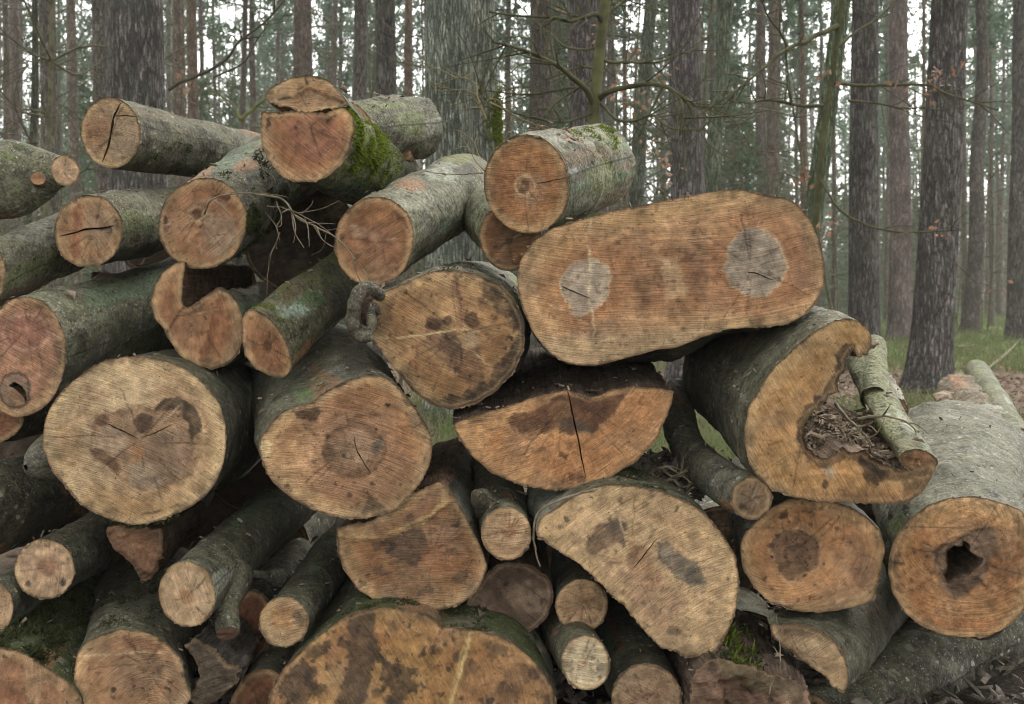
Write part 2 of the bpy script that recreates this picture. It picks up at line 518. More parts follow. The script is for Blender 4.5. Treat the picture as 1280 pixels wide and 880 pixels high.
def face_color(X, ed, st, pl, seed):
    """Colour of the sawn wood itself: growth rings, heartwood, stains of rot and weather, rim of inner bark."""
    R = math.sqrt(((X - X.mean(0)) ** 2).sum(1).mean()) * 1.4
    pith = pl.to2([st['pith']])[0] if 'pith' in st else X.mean(0)
    dv = X - pith
    r = np.linalg.norm(dv, axis=1)
    rho = r / (r + ed + 1e-6)
    c0, c1 = lin(st['c'][0]), lin(st['c'][1])
    a = sst(-0.5, 0.5, fbm(X * 9 + seed, seed, 4) + 0.35 * fbm(np.stack([rho * 9, np.arctan2(dv[:, 1], dv[:, 0]) * 1.2], -1), seed + 5, 3))
    c = c0 + (c1 - c0) * a[:, None]
    for rc, ra, rw, al in st.get('zones', []):            # rings of other colour round the pith: (colour, rho, width, strength)
        wv = np.exp(-((rho + 0.05 * fbm(X * 14, seed + 8, 3) - ra) / rw) ** 2) * al
        c = c + (lin(rc) - c) * wv[:, None]
    rg = st.get('rings', 0.06)
    rr = rho * R + 0.0025 * fbm(X * 28, seed + 2, 3)
    z0 = np.zeros(len(X))
    ring = vnoise(np.c_[rr / 0.0042, z0, z0 + seed], seed) * 0.6 + vnoise(np.c_[rr / 0.011, z0, z0 + seed], seed + 1) * 0.7
    mod = 1 + 2.6 * rg * ring * (0.35 + 0.65 * sst(-0.3, 0.4, fbm(X * 10 + 4, seed + 6, 2)))
    # paler, yellower sapwood towards the bark
    sap = sst(0.74, 0.93, rho + 0.07 * fbm(X * 12, seed + 33, 3)) * st.get('sap', 0.45)
    c = c + (lin((206, 168, 118)) - c) * sap[:, None]
    # big soft differences in tone, small grain
    mod = mod * (1 + 0.30 * fbm(X * 7 + 3, seed + 20, 3) + 0.26 * fbm(X * 34, seed + 21, 4) + 0.16 * fbm(X * 120, seed + 22, 2))
    sq = math.radians(st.get('saw', 20.0))
    fx = np.stack([(X[:, 0] * math.cos(sq) + X[:, 1] * math.sin(sq)) * 14, (-X[:, 0] * math.sin(sq) + X[:, 1] * math.cos(sq)) * 85], -1)
    mod = mod * (1 + 0.11 * fbm(fx, seed + 24, 3))
    X0 = X
    X = X + np.stack([0 * r, 0 * r], -1) + 0.0045 * fbm(fx, seed + 25, 2)[:, None] * np.array([math.cos(sq), math.sin(sq)]) + 0.003 * ring[:, None] * nrm(dv)
    wt = sst(0.05, 0.5, fbm(X * 10, seed + 23, 4)) * 0.35     # greyed by weather in places
    c = c + (lin((140, 118, 98)) - c) * wt[:, None]
    for k, e in enumerate(st.get('marks', [])):
        kind = e[0]
        if kind == 'patch':                               # shape, colour, strength, softness mm, unevenness mm
            _, sh, colr, al, soft, warp = e
            sd = shape_sd(X, sh, pl, warp * 1.3e-3, seed + k)
            m = sst(-soft * 0.7e-3, soft * 0.7e-3, sd) * al
            m = m * (0.82 + 0.18 * sst(-0.4, 0.4, fbm(X * 70, seed + k, 4)))
        elif kind == 'edge':                              # a line along the border of a shape
            _, sh, colr, al, wd, warp = e
            sd = shape_sd(X, sh, pl, warp * 1.3e-3, seed + k)
            m = np.exp(-(sd / (wd * 1e-3)) ** 2) * al
        elif kind == 'line':
            _, pts, colr, al, wd = e
            sd = shape_sd(X, ('l', pts), pl, 0.0015, seed + k)
            m = np.exp(-(sd / (wd * 1e-3)) ** 2) * al * sst(-0.6, 0.1, fbm(X * 60, seed + k, 2))
        else:                                             # 'spots': colour, scale, threshold, strength[, shape, softness mm]
            _, colr, sc, th, al = e[:5]
            m = blots(X, sc, float(np.clip(0.75 - th, 0.2, 0.95)), 0.46 if len(e) <= 5 else 0.62, seed + 31 * k, 2.0 if len(e) <= 5 else 1.2) * al
            if len(e) > 5:
                sd = shape_sd(X, e[5], pl, 0.012, seed + k)
                m = m * sst(-e[6] * 1e-3, e[6] * 1e-3, sd)
        c = c + (lin(colr) - c) * np.clip(m, 0, 1)[:, None]
    X = X0
    c = c * np.clip(mod, 0.35, 1.8)[:, None]
    # drying checks that run out from the pith
    rk = np.random.default_rng(seed + 3)
    th = np.arctan2(dv[:, 1], dv[:, 0])
    for _ in range(st.get('checks', 12)):
        t0, ra, rb = rk.uniform(-math.pi, math.pi), rk.uniform(0.0, 0.5), rk.uniform(0.35, 0.95)
        dth = (th - t0 - 0.10 * (r / R) * rk.normal() + 0.022 * vnoise(np.c_[r * 45, z0, z0 + t0 * 9], seed) + math.pi) % (2 * math.pi) - math.pi
        w = np.abs(dth) * r
        m = np.exp(-(w / rk.uniform(0.0011, 0.002)) ** 2) * sst(ra - 0.04, ra + 0.04, rho) * sst(rb + 0.06, rb - 0.06, rho) * rk.uniform(0.3, 0.75) * (np.abs(dth) < 1)
        cc = lin((70, 48, 34)) if rk.uniform() < 0.93 else lin((214, 184, 140))
        c = c + (cc - c) * m[:, None]
    g = st.get('grime', 0.6)                             # weathered edge
    m = g * sst(0.032, 0.0, ed + 0.02 * fbm(X * 40, seed + 12, 3)) * sst(-0.05, 0.4, fbm(X * 20, seed + 14, 4))
    c = c + (lin((58, 46, 36)) - c) * m[:, None]
    rim = st.get('rim', 0.0042)
    jag = ed + 0.0014 * fbm(X * 160, seed + 9, 2) + 0.0022 * fbm(X * 18, seed + 77, 3)
    c = c + (lin((196, 160, 118)) - c) * (0.30 * np.exp(-((jag - rim * 2.2) / 0.0025) ** 2))[:, None]
    rv = sst(-0.35, 0.35, fbm(X * 16, seed + 71, 3))
    rc = lin((128, 90, 60)) * rv[:, None] + lin((72, 56, 43)) * (1 - rv[:, None])
    c = c + (rc - c) * (0.85 * sst(rim * 1.25, rim * 0.6, jag + 0.0015 * rv))[:, None]
    c = c * st.get('gain', 1.0) * GAIN
    lum = (c @ np.array([0.25, 0.6, 0.15]))[:, None]
    c = lum + (c - lum) * SAT
    return np.clip(c, 0.002, 0.9), pith


def saw_coords(X, st, pl, seed):
    rk = np.random.default_rng(seed + 8)
    sf = rk.uniform(0.55, 1.35)
    if 'arc' not in st and rk.uniform() < 0.55:
        q0 = math.radians(st.get('saw', 20.0) + (90 if rk.uniform() < 0.5 else -90))
        c0 = rk.uniform(0.28, 0.8) * np.array([math.cos(q0), math.sin(q0)])
        dv = X - c0
        r = np.linalg.norm(dv, axis=1)
        al, ac = np.arctan2(dv[:, 1], dv[:, 0]) * np.median(r), r
    elif 'arc' in st:                                     # curved strokes of a chain saw about a far point
        c = pl.to2([st['arc']])[0]
        dv = X - c
        r = np.linalg.norm(dv, axis=1)
        al = np.arctan2(dv[:, 1], dv[:, 0]) * np.median(r)
        ac = r
    else:
        q = math.radians(st.get('saw', 20.0))
        al = X[:, 0] * math.cos(q) + X[:, 1] * math.sin(q)
        ac = -X[:, 0] * math.sin(q) + X[:, 1] * math.cos(q)
    ac = ac + 0.006 * fbm(X * 6, seed, 2)
    return np.stack([ac * st.get('sawf', 150.0) * 1.9 * sf, al * 15.0 * rk.uniform(0.6, 1.6), np.full(len(X), seed * 3.7 % 91)], -1)


def crack_poly(pts, w):
    """A long narrow polygon round a polyline (metres)."""
    p = smooth_path(np.c_[np.asarray(pts, float), np.zeros(len(pts))], max(10, 4 * len(pts)))[:, :2]
    p = p + 0.0012 * np.stack([fbm(p * 90, 3, 2), fbm(p * 90 + 7, 4, 2)], -1)
    t = nrm(np.gradient(p, axis=0))
    nn = np.stack([-t[:, 1], t[:, 0]], -1)
    s = np.linspace(0, 1, len(p))
    h = w * 0.5 * np.sin(np.pi * np.clip(s * 0.94 + 0.03, 0, 1)) ** 0.6 * (1 + 0.35 * vnoise(np.c_[s * 9, s * 0, s * 0], 5))
    return np.concatenate([p + nn * h[:, None], (p - nn * h[:, None])[::-1]])


def cut_face(parent, pl, o2, st, seed, step=0.0034, name='cut_face'):
    """The sawn face: fine triangle mesh inside the outline, real slits and hollows, colour per vertex."""
    holes = []
    for pts, wmm, dep in st.get('cracks', []):
        holes.append((crack_poly(pl.to2(pts), wmm * 1e-3), dep, 'crack'))
    for pts, dep, tw in st.get('hollows', []):
        h2, _ = resample(pl.to2(pts), 0.004, None, 1.0)
        h2 = h2 + 0.0045 * np.stack([fbm(h2 * 80, seed, 3), fbm(h2 * 80 + 5, seed + 1, 3)], -1)
        holes.append((h2, dep, tw))
    lo, hi = o2.min(0), o2.max(0)
    A = (hi - lo).prod()
    step = max(step, math.sqrt(A / 42000))
    gx, gy = np.meshgrid(np.arange(lo[0], hi[0], step), np.arange(lo[1], hi[1], step * 0.866), indexing='ij')
    gx = gx + (np.arange(gx.shape[1]) % 2)[None] * step * 0.5
    G = np.stack([gx.ravel(), gy.ravel()], -1) + rng.uniform(-0.16, 0.16, (gx.size, 2)) * step
    d, i = polydist(G, o2)
    keep = i & (d > step * 0.55)
    for h, _, _ in holes:
        dh, ih = polydist(G, h)
        keep &= ~ih & (dh > step * 0.4)
    G = G[keep]
    n = len(o2)
    pts = [o2]
    edges = [(k, (k + 1) % n) for k in range(n)]
    b = n
    for h, _, _ in holes:
        m = len(h)
        edges += [(b + k, b + (k + 1) % m) for k in range(m)]
        pts.append(h); b += m
    allp = np.concatenate(pts + [G])
    r = delaunay_2d_cdt([Vector((float(x), float(y))) for x, y in allp], edges, [], 1, 1e-7)
    X = np.array([(q.x, q.y) for q in r[0]])
    T = np.array([f for f in r[2] if len(f) == 3], np.int32)
    cen = X[T].mean(1)
    ok = np.ones(len(T), bool)
    for h, _, _ in holes:
        ok &= ~polydist(cen, h)[1]
    T = T[ok]
    a = X[T]
    cr = (a[:, 1, 0] - a[:, 0, 0]) * (a[:, 2, 1] - a[:, 0, 1]) - (a[:, 1, 1] - a[:, 0, 1]) * (a[:, 2, 0] - a[:, 0, 0])
    T = np.where((cr < 0)[:, None], T[:, ::-1], T)
    ed, _ = polydist(X, o2)
    c, pith = face_color(X, ed, st, pl, seed)
    dn = 0.0022 * fbm(X * 13, seed + 40, 3) + 0.0012 * fbm(X * 70, seed + 41, 2)
    for k, e in enumerate(st.get('relief', [])):          # (shape, height mm, softness mm): torn fibres, sunken rot
        sd = shape_sd(X, e[0], pl, 0.006, seed + 60 + k)
        rough = 1 + (0.6 * fbm(X * 55, seed + 61 + k, 4) if len(e) > 3 else 0)
        dn = dn + e[1] * 1e-3 * sst(-e[2] * 1e-3, e[2] * 1e-3, sd) * rough
    dn = np.where(ed < 1e-6, np.minimum(dn, 0.001), dn)
    pth = np.c_[X - pith, np.full(len(X), (seed * 1.37) % 5)]
    o = mk(name, pl.to3(X, dn), [T], M['cut'], parent, True, {'Col': c, 'saw': saw_coords(X, st, pl, seed), 'pth': pth})
    for h, dep, kind in holes:
        m = len(h)
        lev = [0, 0.12, 0.4, 1.0]
        Vs, bk = [], []
        cc = h.mean(0)
        for z in lev:
            sc = 1.0 if kind == 'crack' else 1 + kind * z
            hh = cc + (h - cc) * sc
            if kind != 'crack' and z > 0: hh = hh + 0.005 * np.stack([fbm(h * 60 + z * 7, seed, 3), fbm(h * 60 + z * 9, seed + 2, 3)], -1)
            Vs.append(pl.to3(hh, np.full(m, -z * dep + (0.0005 if z == 0 else 0))))
            bk.append(np.c_[np.arange(m) * 0.004, np.full(m, z * dep), np.zeros(m)])
        V = np.concatenate(Vs)
        q = []
        for z in range(len(lev) - 1):
            k = np.arange(m)
            q.append(np.stack([z * m + k, (z + 1) * m + k, (z + 1) * m + (k + 1) % m, z * m + (k + 1) % m], -1))
        w = mk('crack' if kind == 'crack' else 'hollow', V, q, M['inner'], o, True, {'bk': np.concatenate(bk)})
        w.color = (0.14, 0.095, 0.06, 1)
    return o


def sweep(parent, pl, o2, fl, axis, L, seed, rs=1.0, circ=0.7, bend=None, amp=1.0, tint=(0.16, 0.165, 0.13), moss=0.3,
          knots=3, wood_tint=(0.30, 0.20, 0.12), blend=0.5, M_=44, rear=True, split_name='split_face', rear_style=None, rst=1.0, paint=(), auto=9):
    """Bark mantle from the outline of the cut back along the trunk; flagged stretches are bare split wood."""
    N = len(o2)
    cen = o2.mean(0)
    rel = o2 - cen
    ang = np.arctan2(rel[:, 1], rel[:, 0])
    Rm = np.linalg.norm(rel, axis=1).mean()
    seg = np.linalg.norm(np.roll(rel, -1, 0) - rel, axis=1)
    per = seg.sum()
    arc = np.concatenate([[0], np.cumsum(seg)[:-1]])
    th = ang[0] + arc / per * 2 * math.pi
    circle = Rm * np.stack([np.cos(th), np.sin(th)], -1)
    t2 = nrm(np.roll(rel, -1, 0) - np.roll(rel, 1, 0))
    n2 = np.stack([t2[:, 1], -t2[:, 0]], -1)
    tt = np.concatenate([[0, 0.004 / L], (np.arange(1, M_ + 1) / M_) ** 1.25])
    back = -nrm(axis)
    C0 = pl.to3(cen[None])[0]
    V, BK, RN = [], [], []
    for t in tt:
        b = sst(0, blend, t)
        nn = nrm(pl.n * (1 - b) + back * b)
        q = Plane(C0, nn)
        s = 1 + (rs - 1) * sst(0, rst, t)
        k = circ * sst(0.0, 0.8, t)
        r2 = (rel * (1 - k) + circle * k) * s
        c = C0 + np.asarray(axis) * (L * t)
        if bend is not None: c = c + np.asarray(bend, float) * math.sin(math.pi * t)
        V.append(c + r2[:, :1] * q.u + r2[:, 1:] * q.v)
        nv = nrm(n2 * (1 - k) + nrm(circle) * k)
        RN.append(nv[:, :1] * q.u + nv[:, 1:] * q.v)
        BK.append(np.c_[arc, np.full(N, t * L), np.full(N, seed * 1.3 % 37)])
    V, RN = np.array(V), np.array(RN)
    flat = V.reshape(-1, 3)
    ramp = sst(0, 0.05 / L, tt)[:, None]
    size = min(1.0, Rm / 0.09)
    dsp = 0.013 * size * fbm(flat * 5.5 + seed, seed, 3) + 0.006 * size * fbm(flat * 24, seed + 1, 3) + 0.0022 * fbm(flat * 75, seed + 2, 2)
    kr = np.random.default_rng(seed)
    for _ in range(knots):
        kc = V[kr.integers(4, len(tt) - 4), kr.integers(0, N)]
        rr = np.linalg.norm(flat - kc, axis=1) / (Rm * kr.uniform(0.22, 0.45))
        dsp = dsp + Rm * 0.10 * np.exp(-rr ** 2) - Rm * 0.09 * np.exp(-(rr / 0.4) ** 2)
    dsp = dsp.reshape(len(tt), N) * amp * ramp
    V = V + RN * dsp[..., None]
    V[0] += pl.n * (0.0004 + 0.003 * np.clip(vnoise(flat[:N] * 60, seed + 5) - 0.35, 0, 1))[:, None]
    BKf = np.concatenate(BK)
    m = len(tt)
    i, j = np.meshgrid(np.arange(m - 1), np.arange(N), indexing='ij')
    qd = np.stack([i * N + j, (i + 1) * N + j, (i + 1) * N + (j + 1) % N, i * N + (j + 1) % N], -1)
    wood = (fl & np.roll(fl, -1))
    VV = V.reshape(-1, 3)
    pc = np.zeros((len(VV), 4))
    if len(paint):
        px = np.stack([CX + VV[:, 0] / VV[:, 1] * F, CY + (H - VV[:, 2]) / VV[:, 1] * F], -1)
        px = px + 7 * np.stack([fbm(VV * 30, seed + 3, 4), fbm(VV * 30 + 4, seed + 6, 4)], -1)
        face = (RN.reshape(-1, 3) * nrm(np.array([0, 0, H]) - VV)).sum(1) > -0.1
        for x, y, rx, ry, colr, al in paint:
            dq = np.sqrt(((px[:, 0] - x) / rx) ** 2 + ((px[:, 1] - y) / ry) ** 2)
            mm = sst(1.25, 0.7, dq) * face * al * sst(-0.5, 0.2, fbm(VV * 80, seed + 8, 3))
            pc[:, :3] = np.where((mm > pc[:, 3])[:, None], lin(colr), pc[:, :3])
            pc[:, 3] = np.maximum(pc[:, 3], mm)
    rp = np.random.default_rng(seed + 500)
    for _ in range(auto):
        k0, j0 = rp.integers(1, len(tt) - 2), rp.integers(0, N)
        rel3 = VV - V[k0, j0]
        al = rel3 @ np.asarray(axis, float)
        ac = np.linalg.norm(rel3 - al[:, None] * np.asarray(axis, float), axis=1)
        ln, wd = Rm * rp.uniform(0.5, 2.2), Rm * rp.uniform(0.12, 0.5)
        dq = np.sqrt((al / ln) ** 2 + (ac / wd) ** 2) + 0.5 * fbm(VV * 26, seed + 60 + _, 4)
        colr, al_ = [((150, 112, 80), 0.8), ((168, 170, 154), 0.6), ((120, 130, 84), 0.6), ((74, 70, 60), 0.7), ((110, 134, 104), 0.6), ((112, 92, 70), 0.7)][rp.integers(0, 6)]
        mm = sst(1.05, 0.8, dq) * al_
        pc[:, :3] = np.where((mm > pc[:, 3])[:, None], lin(colr), pc[:, :3])
        pc[:, 3] = np.maximum(pc[:, 3], mm)
    o = None
    kb = qd[:, ~wood].reshape(-1, 4)
    if len(kb):
        o = sub(VV, kb, 'bark', M['bark'], parent, BKf, pc)
        o.color = tuple(tint) + (moss,)
    kw = qd[:, wood].reshape(-1, 4)
    if len(kw):
        wd = sub(VV, kw, split_name, M['inner'], parent, BKf)
        wd.color = tuple(wood_tint) + (1,)
    if rear:
        last = V[-1]
        cc = last.mean(0)
        K = [last, cc + (last - cc) * 0.6, cc[None]]
        VR = np.concatenate(K)
        k = np.arange(N)
        fs = [np.stack([k, N + k, N + (k + 1) % N, (k + 1) % N], -1), np.stack([N + k, np.full(N, 2 * N), N + (k + 1) % N], -1)]
        cl = np.tile(lin((150, 118, 84)), (2 * N + 1, 1))
        pth = VR - cc
        mk('cut_face', VR, fs, M['cut'], parent, True, {'Col': cl, 'saw': np.c_[VR[:, 2] * 150, VR[:, 0] * 6, VR[:, 1] * 0 + seed], 'pth': pth})
    return V, RN


def sub(V, q, name, mat, parent, bk, pc=None):
    used = np.unique(q)
    mp = np.full(len(V), -1); mp[used] = np.arange(len(used))
    at = {'bk': bk[used]}
    if pc is not None: at['Col'] = pc[used]
    return mk(name, V[used], [mp[q]], mat, parent, True, at)


LOGS = {}


def log(key, name, label, poly, D, st, rear=None, L=1.0, nb=0.5, wood=(), group='logs stacked in the pile', nvec=None,
        extra_parent=None, ctr=None, cat='log', **kw):
    """A log: cut outline in photo pixels D metres away, running back to rear = (px, py, D)."""
    poly = np.asarray(poly, float)
    c = np.asarray(ctr if ctr is not None else (poly.min(0) + poly.max(0)) / 2, float)
    C = P(c[0], c[1], D)
    if rear is None:
        R = C + np.array([0, L, 0])
    else:
        R = P(*rear)
    ax = R - C
    L = float(np.linalg.norm(ax)); ax = ax / L
    n = nrm(np.array(nvec, float)) if nvec is not None else nrm(-ax * (1 - nb) + np.array([0, -1.0, 0]) * nb)
    pl = Plane(C, n)
    p2 = pl.to2(poly)
    fl = np.zeros(len(poly), bool)
    for a, b in wood:
        k = a
        while k != b:
            fl[k] = True
            k = (k + 1) % len(poly)
    if ((p2[:, 0] * np.roll(p2[:, 1], -1)) - (np.roll(p2[:, 0], -1) * p2[:, 1])).sum() < 0:
        p2 = p2[::-1]
        fl = np.roll(fl[::-1], -1)
    seed = abs(hash_key(key)) % 997
    o2, fl = resample(p2, 0.005, fl, kw.pop('sm', 1.3))
    nm = fbm(o2 * 70, seed, 3)[:, None]
    o2 = o2 + (o2 - o2.mean(0)) / (np.linalg.norm(o2 - o2.mean(0), axis=1, keepdims=True) + 1e-9) * nm * 0.0016
    jg = 0.006 * fbm(o2 * 55, seed + 90, 3) + 0.0035 * fbm(o2 * 190, seed + 91, 2)
    t2_ = nrm(np.roll(o2, -1, 0) - np.roll(o2, 1, 0))
    o2 = o2 + np.where(fl & np.roll(fl, 3) & np.roll(fl, -3), jg, 0)[:, None] * np.stack([t2_[:, 1], -t2_[:, 0]], -1) * kw.pop('jag', 1.0)
    parent = extra_parent
    if parent is None:
        low = pl.to3(o2)[:, 2].min()
        parent = empty(name, (C[0], C[1] + 0.02, low), label, cat, group)
    face = cut_face(parent, pl, o2, st, seed)
    V, RN = sweep(parent, pl, o2, fl, ax, L, seed, **kw)
    if key[0] != 'F':
        rf = np.random.default_rng(seed + 900)
        m = int(len(o2) * 0.5)
        j = rf.integers(0, len(o2), m)
        keep = fbm(np.c_[o2[j] * 14, np.full(m, seed)], seed, 2) > -0.1
        j = j[keep]; m = len(j)
        tg = nrm(V[0, (j + 1) % len(o2)] - V[0, j])
        out = RN[0, j]
        sz = rf.uniform(0.0025, 0.0085, (m, 1)); th_ = rf.uniform(0.001, 0.0045, (m, 1))
        fw = pl.n * rf.uniform(-0.2, 0.6, (m, 1))
        b0 = V[0, j] - out * 0.0015
        Q = np.stack([b0 - tg * sz, b0 + tg * sz, b0 + tg * sz * rf.uniform(-0.6, 0.8, (m, 1)) + (out + fw) * th_, b0 - tg * sz * rf.uniform(-0.2, 1.0, (m, 1)) + (out + fw) * th_ * 0.7], 1).reshape(-1, 3)
        k = np.arange(m) * 4
        if m: mk('bark_fringe', Q, [np.stack([k, k + 1, k + 2, k + 3], -1)], M['fringe'], parent, False)['kind'] = 'stuff'
    LOGS[key] = dict(fl=fl, root=parent, plane=pl, V=V, RN=RN, o2=o2, ax=ax, L=L, face=face)
    return parent


def hash_key(k):
    h = 7
    for ch in k: h = (h * 131 + ord(ch)) % 1000003
    return h


def stub(key, px, py, D, end, r0, r1, style=None, name='branch_stub', tint=(0.15, 0.15, 0.12), dome=False):
    """Stump of a branch on a log: from its bark at photo pixel to end = (px, py, D), with its own broken or sawn end."""
    root = LOGS[key]['root']
    a, b = P(px, py, D), P(*end)
    sd = hash_key(key + name) % 500
    N, m = 36, 14
    ax = b - a; ln = np.linalg.norm(ax); ax = ax / ln
    q = Plane(a, ax)
    t = np.linspace(0, 1, m)
    th = np.linspace(0, 2 * math.pi, N, endpoint=False)
    V = []
    for x in t:
        r = r0 + (r1 - r0) * sst(0, 0.6, x) - r1 * 0.10 * sst(0.9, 1.0, x)
        if dome: r = r0 * (1 - 0.35 * x) * math.sqrt(max(0.004, 1 - max(0, x - 0.15) ** 2 / 0.7225))
        cc = a + ax * ln * x
        V.append(cc + r * (np.cos(th)[:, None] * q.u + np.sin(th)[:, None] * q.v))
    V = np.array(V)
    f = V.reshape(-1, 3)
    cen = np.repeat(a + ax * ln * t[:, None], N, 0)
    f = f + nrm(f - cen) * (r1 * 0.16 * fbm(f * 45, sd, 3))[:, None]
    i, j = np.meshgrid(np.arange(m - 1), np.arange(N), indexing='ij')
    qd = np.stack([i * N + j, i * N + (j + 1) % N, (i + 1) * N + (j + 1) % N, (i + 1) * N + j], -1).reshape(-1, 4)
    o = mk(name, f, [qd], M['bark'], root, True, {'bk': np.c_[np.tile(th * r1, m), np.repeat(t * ln, N), np.zeros(N * m)], 'Col': np.zeros((N * m, 4))})
    o.color = tuple(tint) + (0.4,)
    if dome: return o
    rim = f[-N:]
    cc = rim.mean(0)
    K = [rim, cc + (rim - cc) * 0.66, cc + (rim - cc) * 0.33, cc[None]]
    VR = np.concatenate(K)
    VR = VR + ax * (r1 * 0.25 * (fbm(VR * 90, sd, 3)) * np.r_[np.zeros(N), np.ones(len(VR) - N)])[:, None]
    k = np.arange(N)
    fs = [np.stack([z * N + k, z * N + (k + 1) % N, (z + 1) * N + (k + 1) % N, (z + 1) * N + k], -1) for z in (0, 1)] + \
         [np.stack([2 * N + k, 2 * N + (k + 1) % N, np.full(N, 3 * N)], -1)]
    c0 = lin(style or (150, 118, 86))
    col = c0 * (1 + 0.3 * fbm(VR * 60, sd, 3))[:, None]
    mk('cut_face', VR, fs, M['cut'], o, True, {'Col': np.clip(col, 0.01, 1), 'saw': np.c_[VR[:, 2] * 150, VR[:, 0] * 6, VR[:, 1] * 0], 'pth': VR - cc})
    return o


def moss_tufts(key, a0, a1, t0, t1, n, ln=0.012, mat='moss', seed=1, edge=0.25, name='moss_clumps', thresh=-0.1):
    """Cushions of moss on the bark between two bearings (degrees in the face plane) and two depths (0 front .. 1 rear)."""
    d = LOGS[key]
    V, RN = d['V'], d['RN']
    r = np.random.default_rng(seed)
    m, N = V.shape[:2]
    rel = d['o2'] - d['o2'].mean(0)
    ang = np.degrees(np.arctan2(rel[:, 1], rel[:, 0]))
    mid, hw = (a0 + a1) / 2, (a1 - a0) / 2
    da = (ang - mid + 180) % 360 - 180
    js = np.where(np.abs(da) < hw)[0]
    ks = np.arange(int(t0 * (m - 1)), max(int(t1 * (m - 1)), int(t0 * (m - 1)) + 2))
    k = r.choice(ks[:-1], n * 3); j = r.choice(js, n * 3)
    u, w = r.uniform(0, 1, (2, n * 3, 1))
    p = V[k, j] * (1 - u) * (1 - w) + V[k + 1, j] * u * (1 - w) + V[k, (j + 1) % N] * (1 - u) * w + V[k + 1, (j + 1) % N] * u * w
    nn = RN[k, j]
    den = fbm(p * 26, seed, 4) - thresh - edge * 2.2 * np.clip(np.abs(da[j]) / hw - 0.55, 0, 1)
    keep = den > 0
    p, nn, den = p[keep][:n], nn[keep][:n], den[keep][:n]
    n = len(p)
    tg = nrm(r.normal(size=(n, 3)))
    dirv = nrm(nn * 0.9 + tg * 0.9 + np.array([0, 0, -0.25]))
    side = nrm(np.cross(dirv, r.normal(size=(n, 3))))
    l = (ln * (0.5 + r.uniform(0, 0.8, n)) * (0.6 + np.clip(den * 1.5, 0, 0.8)))[:, None]
    wv = l * 0.22
    Vt = np.stack([p - side * wv - nn * 0.001, p + side * wv - nn * 0.001, p + dirv * l], 1).reshape(-1, 3)
    return mk(name, Vt, [np.arange(3 * n).reshape(-1, 3)], M[mat], d['root'], False)
# ---------------------------------------------------------------- the pile, log by log
OR, PALE, TAN = ((178, 126, 82), (160, 108, 70)), ((200, 164, 120), (182, 142, 98)), ((182, 142, 102), (166, 122, 84))
DK = (70, 54, 42)
GRIT = [('spots', (60, 50, 42), 55, 0.34, 0.8)]

log('L1', 'beech_log', 'grey beech log at the pile top, its face split by a steep curved crack', ell(138.5, 165.5, 37.5, 45, -8), 2.62,
    dict(c=((176, 142, 106), (158, 122, 88)), pith=(140, 172), saw=-12, rings=0.05,
         cracks=[([(151, 128), (143, 145), (140, 158), (136, 180), (127, 204)], 5.5, 0.06), ([(143, 144.5), (155, 145), (172, 145.5)], 2.6, 0.02)],
         marks=[('patch', ('p', [(104, 150), (140, 148), (138, 170), (108, 182)]), (146, 100, 66), 0.6, 8, 10),
                ('patch', ('p', [(143, 150), (172, 148), (170, 190), (150, 205), (136, 195)]), (150, 128, 104), 0.7, 8, 6),
                ('spots', (80, 66, 50), 60, 0.3, 0.6)], zones=[((140, 110, 82), 0.3, 0.2, 0.4)]),
    rear=(352, 206, 3.6), rs=1.0, tint=(0.115, 0.115, 0.085), moss=0.42, knots=4)

log('L2', 'branch_log', 'thin lichen covered log with a small pale end and an oval knot scar', ell(81.5, 213, 17.5, 19.5, -18), 2.5,
    dict(c=((176, 140, 108), (156, 116, 86)), saw=50, pith=(80, 214)), rear=(-170, 252, 2.62), nvec=(0.55, -0.83, 0.1),
    rs=2.5, circ=1.0, rst=0.26, tint=(0.17, 0.18, 0.135), moss=0.5, blend=0.25)
stub('L2', 50, 229, 2.56, (47.5, 223.5, 2.44), 0.024, 0.017, (176, 134, 98), 'knot', (0.16, 0.165, 0.12))
log('L2b', 'beech_log', 'pale grey log barely showing behind the lichen covered knotted log', ell(-14, 216, 34, 36), 2.9,
    dict(c=TAN), rear=(-60, 240, 3.8), tint=(0.2, 0.2, 0.17), nvec=(0.3, -0.95, 0))

log('L3', 'beech_log', 'beech log with a dark horizontal crack running across its face into the bark', ell(111, 288.5, 43, 46, 10), 2.5,
    dict(c=((174, 132, 94), (156, 110, 74)), pith=(118, 290), saw=-62, rings=0.05,
         cracks=[([(73, 296), (92, 291), (110, 286), (128, 285), (143, 282)], 3.8, 0.05)],
         marks=[('patch', ('p', [(92, 258), (102, 255), (100, 320), (88, 322)]), (140, 70, 44), 0.55, 5, 8),
                ('patch', ('e', 126, 282, 20, 26), (150, 122, 98), 0.7, 8, 6), ('patch', ('e', 133, 287, 7, 5), (70, 50, 40), 0.8, 3, 5),
                ('patch', ('e', 150, 300, 7, 22), (120, 92, 50), 0.5, 5, 5)] + GRIT),
    rear=(262, 262, 3.2), tint=(0.175, 0.185, 0.14), moss=0.25)

log('L4', 'beech_log', 'smooth pale grey log slanting in under the small knotted log', ell(-27, 352, 33, 49, 12), 2.44,
    dict(c=TAN), rear=(152, 272, 2.95), rs=1.0, tint=(0.23, 0.235, 0.195), moss=0.2, knots=2, paint=[(50, 290, 60, 14, (176, 176, 160), 0.5)])

